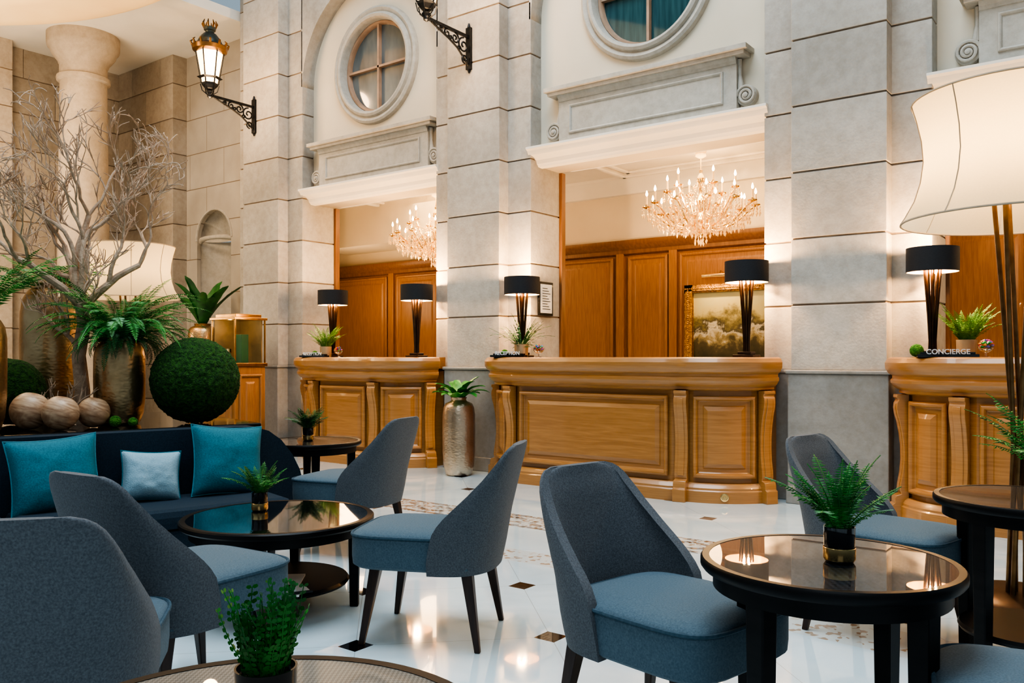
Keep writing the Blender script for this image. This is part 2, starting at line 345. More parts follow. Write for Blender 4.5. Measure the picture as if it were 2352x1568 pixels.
# ------------------------------------------------------------------ room shell
g=G(); g.box(-14,3,-3,9.2,-.1,0); struct(g.obj('floor',floorm))
g=G(); g.box(-14,-9.72,1.0,7.6,5.62,5.75); struct(g.obj('ceiling',white))
g=G(); g.box(-10.6,2.4,7.33,9.0,3.28,3.4)
struct(g.obj('ceiling_reception',white))
g=G(); g.box(-10.6,2.4,8.92,9.05,2.3,3.3); struct(g.obj('wall_back',plaster))
g=G(); g.box(-10.75,-10.6,7.62,9.05,0,3.4); g.box(2.4,2.55,7.0,9.05,0,3.4); struct(g.obj('wall_side',plaster))
bp=Path([(-10.6,8.9),(2.4,8.9)])
g=G(); g.box(-10.6,2.4,8.91,8.96,0,2.5)
PP=[(0,0),(0,.014),(.014,.024),(.032,.018),(.042,.000),(.085,.000),(.11,.010)]
for a,b in [(-10.2,-9.05),(-8.85,-8.05),(-7.85,-6.95),(-6.8,-6.15),(-6.0,-5.2),(-5.0,-4.48),(-4.33,-2.78),(-2.6,-2.0),(-1.8,-.9),(-.7,.2),(.4,1.3)]:
    panel(g,bp,a+10.6,b+10.6,.95,2.34,PP)
    panel(g,bp,a+10.6,b+10.6,.15,.85,PP)
for x in (-8.95,-6.07,-5.1,-4.405,-2.69,-1.9,-.8): g.box(x-.05,x+.05,8.87,8.92,.1,2.4)
struct(g.obj('wall_panelling',oak_v,bevel=.004))
g=G(); sweep(g,bp,[(0,2.36),(.03,2.38),(.035,2.42),(.06,2.44),(.10,2.49),(.105,2.53),(-.02,2.53),(-.02,2.36)]); struct(g.obj('trim_1',oak_d,smooth=True))
g=G(); cp=Path([(-10.6,8.92),(2.4,8.92)]); sweep(g,cp,[(0,3.08),(.03,3.09),(.05,3.13),(.06,3.17),(.12,3.23),(.16,3.25),(.17,3.285),(-.01,3.285),(-.01,3.08)])
sweep(g,Path([(-10.6,7.42),(2.4,7.42)]),[(-.09,3.285),(.0,3.285),(-.0,3.24),(-.04,3.2),(-.06,3.12),(-.09,3.1)])
struct(g.obj('trim_2',white,smooth=True))
g=G()
for x0,x1 in ((-8.6,-6.2),(-4.95,-2.5),(-1.3,1.2)):
    for a in (0,.1):
        z0=3.28-.05+a*.25
        g.box(x0+a,x0+a+.06,7.6,8.7-a,z0,3.282); g.box(x1-a-.06,x1-a,7.6,8.7-a,z0,3.282); g.box(x0+a,x1-a,8.64-a,8.7-a,z0,3.282)
struct(g.obj('trim_3',white,bevel=.01))
g=G(); g.box(-9.9,-6.9,8.25,8.92,2.72,3.28); struct(g.obj('trim_4',plaster))

bays=[(-8.42,-6.19),(-4.93,-2.56),(-1.30,1.10)]
for i,(a,b) in enumerate(bays):
    c=(a+b)/2
    wall=plate('wall_north',[(a-.05,3.06),(b+.05,3.06),(b+.05,6.6),(a-.05,6.6)],[circ(c,4.58,.56)],.33,plaster,loc=(0,7.165,0)); struct(wall)
    r=(b-a)/2; arc=[(c-r*math.cos(pi*k/40),4.5+r*math.sin(pi*k/40)) for k in range(41)]
    sp=plate('wall_arch',[(a-.02,4.5)]+arc+[(b+.02,4.5),(b+.02,6.6),(a-.02,6.6)],[],.18,stone,loc=(0,6.91,0)); struct(sp)
    g=G(); g.T=Matrix.Translation((c,7.0,4.58))@R90
    g.lathe([(.535,-.1),(.535,.04),(.55,.075),(.575,.085),(.60,.07),(.612,.04),(.63,.05),(.655,.06),(.68,.045),(.69,.01),(.69,-.02)],72,cap=False)
    w=g.obj('window_%d'%(i+1),stone2,smooth=True,ang=30); struct(w)
    g=G(); g.T=Matrix.Translation((c,7.05,4.58))@R90
    g.lathe([(.54,-.06),(.54,0),(.53,.025),(.505,.025),(.495,0),(.495,-.06)],64,cap=False)
    g.T=Matrix.Translation((c,7.05,4.58))
    g.box(-.013,.013,-.02,.03,-.50,.50); g.box(-.50,.50,-.02,.03,-.013,.013)
    g.obj('window_frame',winwood,w,smooth=True)
    g=G(); g.T=Matrix.Translation((c,7.09,4.58))@R90; g.lathe([(.54,0),(.54,.01)],48)
    g.obj('glass_pane',pglass_lite if i==0 else pglass_dark,w)
    g=G(); P=Path([(a-.03,7.0),(b+.03,7.0)])
    sweep(g,P,[(-.02,3.05),(.05,3.055),(.06,3.07),(.075,3.08),(.09,3.115),(.13,3.14),(.175,3.15),(.185,3.16),(.20,3.19),(.225,3.205),(.225,3.225),(-.02,3.24)])
    struct(g.obj('trim_%d'%(5+i),white,smooth=True,ang=25))
    g=G(); x0,x1=c-.91,c+.91
    g.box(x0,x1,6.91,7.02,3.22,3.70)
    P=Path([(x0,6.91),(x1,6.91)]); panel(g,P,.12,1.70,3.32,3.60,[(0,0),(0,.012),(.012,.018),(.024,.010),(.03,-.004),(.05,-.004)])
    sweep(g,Path([(x0-.0,6.92),(x1,6.92)]),[(-.0,3.64),(.02,3.645),(.025,3.67),(.05,3.70),(0,3.71)])
    g.box(c-1.00,c+1.00,6.84,7.0,3.70,3.735); g.box(c-1.03,c+1.03,6.81,7.0,3.735,3.775)
    for sgn in (-1,1):
        xx=c+sgn*.985; pts=[]
        for k in range(40):
            t=k/39; a_=t*2.3*2*pi; rr=.085*(1-t*.85); pts.append((xx-sgn*rr*math.cos(a_),6.93,3.37+rr*math.sin(a_)))
        g.tube(pts,.015,6)
        g.T=Matrix.Translation((xx,6.99,3.37))@R90; g.lathe([(.088,-.02),(.088,.05),(.07,.055),(.05,.05),(.022,.055),(.02,.08),(.0,.085)],28); g.T=Matrix()
        g.tube([(xx-sgn*.05,6.95,3.44),(xx-sgn*.06,6.95,3.55),(xx-sgn*.065,6.95,3.69)],[.03,.016,.022],8)
    struct(g.obj('trim_%d'%(8+i),stone2,bevel=.004,smooth=False))
    g=G(); g.box(a-.03,a+.03,7.33,7.40,0,3.06); g.box(b-.03,b+.03,7.33,7.40,0,3.06); struct(g.obj('door_%d'%(i+1),oak_d,bevel=.006))

def courses(g,x0,x1,y0,y1,z0,z1,gap=.014,zs=1.04,h=.52,bl=None,axis='x'):
    g.box(x0+.010,x1-.010,y0+.010,y1-.010,z0,z1,1)
    z=zs
    while z>z0: z-=h
    k=0
    while z<z1:
        a=max(z+gap/2,z0); b=min(z+h-gap/2,z1); k+=1
        if b>a:
            if not bl: g.box(x0,x1,y0,y1,a,b,0)
            else:
                lo,hi=(x0,x1) if axis=='x' else (y0,y1); q=lo-(bl/2 if k%2 else 0)
                while q<hi:
                    s_,e_=max(lo,q+.004),min(hi,q+bl-.004)
                    if e_>s_+.02:
                        if axis=='x': g.box(s_,e_,y0,y1,a,b,0)
                        else: g.box(x0,x1,s_,e_,a,b,0)
                    q+=bl
        z+=h
for fx0,fx1,rx0,rx1 in [(-9.42,-8.70,-9.70,-8.42),(-5.90,-5.21,-6.19,-4.93),(-2.288,-1.577,-2.56,-1.30)]:
    g=G(); courses(g,fx0,fx1,6.67,6.84,1.05,6.6); courses(g,rx0,rx1,6.82,7.33,1.05,6.6)
    o=g.obj('stone_pillar',[stone,joint],bevel=.005); tag(o,'tall limestone pillar with recessed horizontal joints','pillar','limestone arcade pillars')
    g=G(); g.box(fx0-.02,fx1+.02,6.645,6.9,0,1.02); g.box(rx0-.0,rx1+.0,6.80,7.33,0,1.02)
    g.box(fx0-.035,fx1+.035,6.63,6.9,1.02,1.05); g.box(rx0-.01,rx1+.01,6.79,7.33,1.02,1.05)
    g.box(fx0-.03,fx1+.03,6.635,6.9,0,.14)
    g.obj('plinth',stone_g,o,bevel=.008,label='grey honed stone plinth')

nc=-10.87; nr=.42
arc=[(nc+nr*math.cos(pi*k/24),2.86+nr*math.sin(pi*k/24)) for k in range(25)]
struct(plate('wall_niche',[(-11.58,0),(-9.66,0),(-9.66,5.65),(-11.58,5.65)],[[(nc-nr,1.0),(nc+nr,1.0)]+arc],.06,stonel,loc=(0,7.23,0)))
g=G(); n=20
rows=[[(nc-(nr+.01)*math.cos(pi*j/n),7.23+nr*.9*math.sin(pi*j/n),z) for j in range(n+1)] for z in (1.0,2.87)]
g.loft(rows,0,False,False,closed=False)
g.box(nc-nr,nc+nr,7.2,7.7,.96,1.0)
struct(g.obj('wall_niche_recess',stone2,smooth=True,recalc=False))
g=G(); rows=[]
for i in range(15):
    el=(pi/2)*i/14; row=[]
    for j in range(109):
        a_=pi*j/108
        rr=nr*(1.01+.15*abs(math.sin(a_*4.5)))
        x=-math.cos(a_); z=math.sin(a_); cc=max(0,math.cos(el))**.8
        row.append((nc+rr*x*cc,7.255+nr*.55*math.sin(el),2.86+rr*z*cc))
    rows.append(row)
g.loft(rows,0,False,False,closed=False)
for s_ in (-1,1):
    g.tube([(nc+s_*.42,7.26,2.84),(nc+s_*.3,7.20,2.87),(nc+s_*.15,7.17,2.88),(nc,7.16,2.88)],[.02,.04,.035,.03],8)
struct(g.obj('trim_11',stone2,smooth=True,recalc=False,ang=80))
g=G()
g.tube([(nc+(nr+.015)*math.cos(pi*k/24),7.2,2.86+(nr+.015)*math.sin(pi*k/24)) for k in range(25)],.018,6)
struct(g.obj('trim_12',stone2,smooth=True))
g=G(); courses(g,-13.1,-11.56,6.97,7.5,0,5.62,bl=.8); struct(g.obj('wall_northwest',[stone_w,joint],bevel=.005))
g=G(); courses(g,-13.5,-13.1,-3,7.2,0,5.62,bl=.9,axis='y'); struct(g.obj('wall_west',[stone_w,joint],bevel=.005))
g=G(); courses(g,-13.1,-12.85,3.6,5.3,0,5.62); struct(g.obj('wall_west_pilaster',[stone_w,joint],bevel=.005))
g=G(); prof=[(.01,5.86),(3.1,5.86),(3.3,5.80),(3.3,5.52),(3.38,5.46),(3.6,5.47),(3.95,5.45),(4.06,5.43),(4.14,5.46),(4.17,5.53),(4.12,5.58),(4.10,5.9)]
g.lathe(prof,96,cx=-9.48,cy=1.48,cap=False); struct(g.obj('ceiling_coffer_ring',gold_cof,smooth=True))
g=G(); g.lathe([(.46,0),(.46,.12),(.43,.14),(.44,.2),(.40,.26),(.36,.29),(.345,.33),(.335,1.5),(.325,3),(.30,4.93),(.30,4.96),(.34,4.98),(.345,5.01),(.34,5.04),(.305,5.06),(.305,5.20),(.32,5.22),(.325,5.25),(.36,5.29),(.41,5.36),(.43,5.42),(.455,5.44),(.465,5.48),(.465,5.62)],48)
colm=M('limestone_column',(.42,.35,.27),(.50,.425,.335),rough=.75,scale=1.8,bump=.1,bscale=50,detail=7,pores=12)
tag(g.obj('stone_column',colm,loc=(-11.94,5.85,0),smooth=True),'round limestone column with a moulded capital','column')

# ------------------------------------------------------------------ reception desks
def bez(p0,p1,sag,n=14):
    a,b=Vector(p0),Vector(p1); d=(b-a).normalized(); c=(a+b)/2+Vector((d.y,-d.x))*2*sag
    return [a*(1-t)**2+c*2*t*(1-t)+b*t*t for t in [i/n for i in range(n+1)]]
def desk(l,xa,xb,r,label):
    y0=6.25
    left=bez(l,(xa-.06,y0+.03),.09); right=bez((xb+.06,y0+.03),r,.11)
    pts=left+[Vector((xa,y0)),Vector((xb,y0))]+right
    P=Path(pts); yb=6.78
    sl=sum((b-a).length for a,b in zip(left,left[1:])); sr=P.L-sum((b-a).length for a,b in zip(right,right[1:]))
    cx=(l[0]+r[0])/2
    root=top('reception_desk',label,'desk',(cx,6.5,0),0,'oak reception desks')
    off=(-cx,-6.5,0)
    def poly(o): return [tuple(p+n*o) for p,n in zip(P.p,P.n)]+[(r[0]+o*.3,yb),(l[0]-o*.3,yb)]
    g=G(); g.prism(poly(-.02),0,1.0); g.obj('desk_body',oak,root,off)
    g=G(); sweep(g,P,[(-.05,1.148),(.095,1.15),(.122,1.14),(.138,1.11),(.136,1.07),(.115,1.035),(.095,1.022),(.088,1.018),(.088,1.00),(.10,.985),(.098,.965),(.075,.935),(.05,.918),(.042,.915),(.042,.895),(.02,.885),(-.05,.885)])
    g.prism(poly(.06),1.03,1.149)
    g.obj('countertop',oak,root,off,smooth=True,label='thick rounded oak countertop moulding',ang=30)
    g=G(); sweep(g,P,[(-.03,0),(.055,0),(.055,.09),(.045,.10),(.045,.115),(.03,.135),(.012,.15),(-.03,.15)]); g.obj('plinth',oak,root,off,smooth=True,ang=25)
    hw=.052
    spots=[.07,sl-.03,sr+.03,P.L-.07]
    prof=[(0,.885),(.082,.885),(.084,.862),(.070,.852),(.070,.842),(.080,.825),(.084,.79),(.078,.745),(.062,.69),(.047,.61),(.037,.52),(.035,.42),(.042,.33),(.056,.25),(.060,.205),(.050,.175),(.085,.165),(.095,.145),(.095,.11),(.112,.10),(.116,0),(0,0)]
    for s_ in spots:
        q,nn=P.at(s_); ang=math.atan2(nn.x,-nn.y)
        g=G(); g.loft([[(x,-o,z) for o,z in prof] for x in (-hw,hw)])
        pr2=[(o+.007,z) for o,z in prof[5:15]]
        g.loft([[(x,-o,z) for o,z in pr2]+[(x,0,pr2[-1][1]),(x,0,pr2[0][1])] for x in (-hw*.5,hw*.5)])
        g.obj('scroll_bracket',oak,root,(q.x+off[0],q.y+off[1],0),ang,bevel=.004,smooth=True,ang=30)
    def pn(a,b):
        g=G(); panel(g,P,a,b,.19,.84); g.obj('panel',oakp,root,off,smooth=True,ang=22)
    pn(.15,sl-.12); pn(sl+.09,sr-.09); pn(sr+.12,P.L-.15)
    return P,root,off,sr
P2,r2,o2,sr2=desk((-5.12,6.62),-4.66,-3.12,(-2.44,6.64),'long honey oak reception desk with bowed ends and carved scroll brackets')
desk((-8.03,6.62),-7.42,-6.66,(-6.04,6.64),'short honey oak reception desk with bowed ends and scroll brackets')
desk((-1.44,6.62),-.93,.25,(.98,6.64),'honey oak concierge desk with bowed ends and scroll brackets')
q,nn=P2.at((sr2+P2.L)/2-.02,.055); g=G(); g.T=R90; g.lathe([(.032,-.005),(.032,.006),(.024,.008),(.022,.003),(.012,.003),(.01,.006),(0,.006)],24)
g.obj('brass_emblem',brass,r2,(q.x+o2[0],q.y+o2[1],.05),math.atan2(nn.x,-nn.y),smooth=True,label='small round brass plate')

# ------------------------------------------------------------------ desk lamps
def desk_lamp():
    root=top('table_lamp','black drum shade lamp with bronze rod stem on the oak desk','lamp',group='black drum desk lamps')
    g=G(); g.box(-.085,.085,-.085,.085,0,.02); g.box(-.055,.055,-.055,.055,.02,.045); g.obj('base',darkbr,root,bevel=.005)
    g=G()
    for k in range(10):
        a=2*pi*k/10
        g.tube([(math.cos(a)*r,math.sin(a)*r,z) for r,z in ((.022,.04),(.02,.12),(.03,.3),(.045,.5),(.055,.62))],.008,6)
    g.tube([(0,0,.04),(0,0,.70)],.012,8)
    g.obj('stem',darkbr,root,smooth=True)
    g=G(); g.lathe([(.172,.60),(.172,.77),(.169,.77),(.169,.60),(.172,.60)],48,cap=False); g.obj('lamp_shade',blackcloth,root,smooth=True)
    g=G(); g.lathe([(.168,.602),(.168,.768)],48,cap=False); g.obj('shade_lining',goldin,root,smooth=True)
    g=G(); g.lathe([(0,.655),(.025,.665),(.032,.69),(.02,.715),(0,.725)],16); g.obj('bulb',bulb,root,smooth=True)
    return root
dl=desk_lamp(); lamps=[(-7.58,6.58),(-6.27,6.60),(-4.86,6.58),(-2.62,6.59),(-1.25,6.57)]
dl.location=(*lamps[0],1.15)
for p in lamps[1:]: dup(dl,(*p,1.15))
for p in lamps:
    light('lamp_light','POINT',(*p,1.90),55,(1,.62,.31),.03)
    light('lamp_light','POINT',(*p,1.77),42,(1,.62,.31),.03)

# ------------------------------------------------------------------ chandelier
def chandelier():
    root=top('chandelier','gilt crystal chandelier with candle bulbs hanging from the reception ceiling','chandelier',group='crystal chandeliers')
    g=G(); g.lathe([(.0,.96),(.06,.96),(.065,.94),(.05,.90),(.055,.87),(.02,.85),(.0,.85)],24); g.obj('canopy',candle,root,smooth=True)
    g=G(); g.tube([(0,0,.9),(0,0,.72)],.006,6)
    g.lathe([(0,.74),(.02,.73),(.012,.70),(.03,.67),(.04,.63),(.02,.58),(.014,.5),(.03,.46),(.05,.42),(.03,.36),(.018,.3),(.05,.26),(.075,.22),(.06,.17),(.02,.14),(.03,.10),(.02,.06),(0,.04)],20)
    g.obj('stem',brass,root,smooth=True)
    tiers=[(12,.54,.36,.20,0),(6,.34,.53,.3,.26),(6,.40,.30,.16,.26)]
    cups=[]
    am={}
    for ti,(n,R,zc,zs,ph) in enumerate(tiers):
        for k in range(n):
            a=2*pi*k/n+ph
            if ti not in am:
                g=G(); pts=[]
                for i in range(14):
                    t=i/13; r=.04+(R-.04)*t; z=zs+(zc-zs)*t**2.2-.07*math.sin(pi*min(1,t*1.15)); pts.append((r,0,z))
                g.tube(pts,.009,6)
                g.tube([(R*.55+.04*math.cos(b/8*4.5),0,zs+.02+.04*math.sin(b/8*4.5)) for b in range(9)],.005,5)
                g.lathe([(.01,zc-.01),(.045,zc+.005),(.048,zc+.012),(.012,zc+.014),(.016,zc+.03),(0,zc+.03)],14,cx=R)
                o=g.obj('arm',brass,root,rot=a,smooth=True)
                g=G(); g.lathe([(.010,zc+.02),(.010,zc+.115),(0,zc+.12)],10,cx=R); c=g.obj('candle',candle,o,smooth=True)
                g=G(); g.lathe([(0,zc+.115),(.010,zc+.125),(.013,zc+.14),(.006,zc+.168),(0,zc+.18)],10,cx=R); b=g.obj('bulb',bulb,o,smooth=True)
                am[ti]=(o,c,b)
            else:
                o0,c0,b0=am[ti]; o=o0.copy(); COL.objects.link(o); o.parent=root; o.rotation_euler=(0,0,a)
                for q in (c0,b0): w=q.copy(); COL.objects.link(w); w.parent=o
            cups.append((R*math.cos(a),R*math.sin(a),zc,a))
    g=G()
    def drop(x,y,z,s): 
        g.add([(x,y,z+s),(x+s*.5,y,z+s*.1),(x,y+s*.5,z+s*.1),(x-s*.5,y,z+s*.1),(x,y-s*.5,z+s*.1),(x,y,z-s*1.1)],[(0,1,2),(0,2,3),(0,3,4),(0,4,1),(5,2,1),(5,3,2),(5,4,3),(5,1,4)])
    for x,y,z,a in cups:
        for k in range(7):
            b=2*pi*k/7; px,py=x+.046*math.cos(b),y+.046*math.sin(b)
            for q in range(3): drop(px,py,z-.02-q*.032,.014 if q<2 else .024)
        for q in range(1,14):
            t=q/14; zz=.68*(1-t)+z*t-.16*math.sin(pi*t); drop(x*t,y*t,zz,.013)
    for r,z0,n in ((.10,.20,16),(.17,.17,22),(.24,.20,26),(.30,.19,30),(.36,.24,30),(.42,.22,36),(.48,.27,36),(.06,.08,8)):
        for k in range(n):
            b=2*pi*k/n
            for q in range(4): drop(r*math.cos(b),r*math.sin(b),z0+.03-q*.035+.015*math.sin(k*2.1),.014 if q<3 else .026)
    drop(0,0,.0,.04)
    o=g.obj('crystal_drops',crystal,root); o['kind']='stuff'
    return root
ch=chandelier(); ch.location=(-3.66,8.0,2.31); ch2=dup(ch,(-7.22,7.95,2.31),.2); ch3=dup(ch,(-.1,8.0,2.31),.1)
for x in (-3.66,-7.22,-.1):
    light('chandelier_light','POINT',(x,8.0,2.95),17,(1,.64,.32),.25)
    light('chandelier_light','POINT',(x,7.9,2.1),15,(1,.64,.32),.25)
light('reception_left_fill','POINT',(-9.0,8.1,2.0),20,(1,.67,.36),.3)  # added fill brightening the dark left opening, no fixture here

# ------------------------------------------------------------------ painting
pt=top('framed_painting','misty landscape oil painting in an ornate gilt frame on oak panelling','painting',(-3.5,8.86,0))
g=G(); g.box(-.66,.66,0,.01,1.02,1.90); g.obj('canvas',paintm,pt)
g=G()
for a,b,c,d in ((-.74,.74,1.87,1.96),(-.74,.74,.94,1.04),(-.74,-.64,.94,1.96),(.64,.74,.94,1.96)):
    g.box(a,b,-.03,.02,c,d); g.box(a+.02*(a<-.7),b-.02*(b>.7),-.05,-.02,c+.02,d-.02)
for k in range(60):
    x=-.72+1.44*k/59
    g.T=Matrix.Translation((x,-.045,1.915)); g.lathe([(0,-.02),(.014,.0),(0,.02)],6)
for k in range(40):
    z=.98+.92*k/39
    for x in (-.69,.69): g.T=Matrix.Translation((x,-.045,z)); g.lathe([(0,-.02),(.014,.0),(0,.02)],6)
frm=M('gilt_frame',(.22,.11,.03),(.5,.28,.08),rough=.4,metal=.6,scale=45,bump=1,bscale=60)
g.obj('frame',frm,pt,bevel=.005)
g=G(); g.T=Matrix.Translation((-3.80,8.78,2.05))@Matrix.Rotation(pi/2,4,'Y'); g.lathe([(0,-.2),(.022,-.2),(.022,.2),(0,.2)],16); g.T=Matrix()
g.tube([(-3.8,8.78,2.05),(-3.8,8.82,2.10),(-3.8,8.9,2.08)],.006,6)
tag(g.obj('picture_light',brass,smooth=True),'slim brass picture light above the painting','lamp')
light('picture_glow','AREA',(-3.8,8.72,2.03),7,(1,.66,.30),.5,(math.radians(-28),0,0),.03)

# ------------------------------------------------------------------ wall lanterns
def lantern():
    root=top('wall_lantern','crowned black and bronze wall lantern on an ornate iron bracket','lamp',group='bracket wall lanterns')
    g=G(); g.box(-.035,.035,-.03,0,-.24,.22); g.tube([(0,-.015,.22),(0,-.015,.27)],[.02,.008],8); g.tube([(0,-.015,-.24),(0,-.015,-.28)],[.02,.006],8)
    g.obj('wall_plate',iron,root,bevel=.006)
    Y=-.65
    g=G(); g.box(-.014,.014,Y,0,.10,.13)
    def spiral(cy,cz,r0,turn,a0,dirn=1):
        return [(0,cy+r0*(1-.8*t)*math.cos(a0+dirn*turn*t),cz+r0*(1-.8*t)*math.sin(a0+dirn*turn*t)) for t in [i/26 for i in range(27)]]
    for cy,cz,r0,tn,a0,d in ((-.10,.0,.085,9,pi/2,1),(-.23,.04,.06,9,pi/2,-1),(-.35,.055,.045,8,pi/2,1),(-.45,.07,.032,8,pi/2,-1),(-.08,-.14,.05,8,-pi/2,-1),(-.17,-.05,.028,7,0,1),(-.30,.02,.026,7,0,1)):
        g.tube(spiral(cy,cz,r0,tn,a0,d),.010,6)
    g.tube([(0,-.02,-.2),(0,-.10,-.13),(0,-.20,-.05),(0,-.33,.01),(0,-.46,.055),(0,-.58,.10)],.011,6)
    g.lathe([(0,.07),(.03,.09),(.035,.12),(.02,.15),(.03,.17),(0,.17)],14,cy=Y)
    g.obj('scroll_bracket',iron,root,smooth=True)
    z0=.12
    g=G(); g.lathe([(.01,z0-.02),(.035,z0),(.05,z0+.03),(.03,z0+.06),(.06,z0+.08),(.095,z0+.12),(.10,z0+.15),(.08,z0+.155),(0,z0+.16)],6,cy=Y)
    for k in range(6):
        a=2*pi*k/6; ca,sa=math.cos(a),math.sin(a)
        g.tube([(.10*ca,Y+.10*sa,z0+.14),(.165*ca,Y+.165*sa,z0+.56)],.009,5)
        g.tube([(.03*ca,Y+.03*sa,z0+.0),(.09*ca,Y+.09*sa,z0+.05),(.11*ca,Y+.11*sa,z0+.13)],.006,5)
    g.lathe([(.155,z0+.22),(.118,z0+.20)],6,cy=Y,cap=False)
    g.obj('lantern_cage',iron,root)
    g=G(); g.lathe([(.088,z0+.15),(.155,z0+.56)],6,cy=Y); g.obj('lantern_glass',lampglass,root)
    g=G(); g.lathe([(.16,z0+.55),(.205,z0+.57),(.215,z0+.62),(.20,z0+.64),(.15,z0+.65),(.14,z0+.66)],24,cy=Y)
    for k in range(12):
        a=2*pi*k/12; ca,sa=math.cos(a),math.sin(a); g.tube([(.205*ca,Y+.205*sa,z0+.62),(.225*ca,Y+.225*sa,z0+.67),(.20*ca,Y+.20*sa,z0+.69)],[.016,.012,.006],5)
    g.obj('crown_rim',bronze,root,smooth=True)
    g=G(); g.lathe([(.15,z0+.65),(.15,z0+.68),(.12,z0+.74),(.08,z0+.79),(.05,z0+.81),(.055,z0+.83),(.07,z0+.84),(.075,z0+.88),(.05,z0+.89),(0,z0+.89)],24,cy=Y)
    g.obj('lantern_roof',copperg,root,smooth=True)
    g=G()
    for k in range(8):
        a=2*pi*k/8; ca,sa=math.cos(a),math.sin(a); g.tube([(.07*ca,Y+.07*sa,z0+.87),(.09*ca,Y+.09*sa,z0+.92),(.07*ca,Y+.07*sa,z0+.97)],[.01,.012,.004],5)
    g.obj('finial_crown',bronze,root,smooth=True)
    root.scale=(.93,1,.93)
    return root
la=lantern(); la.location=(-9.17,6.67,4.23); lb=dup(la,(-5.59,6.67,4.31))
for x in (-9.17,-5.59):
    light('lantern_light','POINT',(x,6.02,4.15),13,(1,.64,.35),.1); light('lantern_light','POINT',(x+.3,6.0,4.7),22,(1,.64,.35),.15)

# ------------------------------------------------------------------ big floor lamps
def floor_lamp():
    root=top('floor_lamp','tall floor lamp with large waisted cream fabric shade and bronze rods','lamp',group='large cream floor lamps')
    g=G(); g.lathe([(0,0),(.28,0),(.28,.02),(.25,.035),(0,.035)],40); g.obj('base',darkbr,root,smooth=True)
    g=G()
    for k in range(6):
        a=2*pi*k/6; g.tube([(.05*math.cos(a),.05*math.sin(a),.03),(.03*math.cos(a+.5),.03*math.sin(a+.5),.75),(.12*math.cos(a+1.1),.12*math.sin(a+1.1),2.05)],[.012,.011,.011],8)
    g.obj('pole',bronze,root,smooth=True)
    prof=[(.515,1.80),(.495,1.83),(.452,1.91),(.425,2.0),(.412,2.1),(.420,2.2),(.442,2.30),(.465,2.38)]
    g=G(); g.lathe(prof,64,cap=False); o=g.obj('lamp_shade',shadefab,root,smooth=True)
    g=G()
    for k in range(8):
        a=2*pi*k/8+.3; g.tube([((r+.002)*math.cos(a),(r+.002)*math.sin(a),z) for r,z in prof],.0035,4)
    for r,z in (prof[0],prof[-1]): g.tube([(r*math.cos(2*pi*j/48),r*math.sin(2*pi*j/48),z) for j in range(48)],.005,5,closed=True)
    g.obj('shade_seam',shtrim,root,smooth=True)
    g=G(); g.lathe([(0,1.93),(.05,1.95),(.06,2.0),(.03,2.07),(0,2.08)],16); g.obj('bulb',bulb,root,smooth=True)
    return root
fl=floor_lamp(); fl.location=(-.505,4.64,0); dup(fl,(-9.05,4.95,0))
for x,y in ((-.505,4.64),(-9.05,4.95)):
    light('floor_lamp_light','POINT',(x,y,2.10),40 if x>-2 else 14,(1,.68,.37),.10)

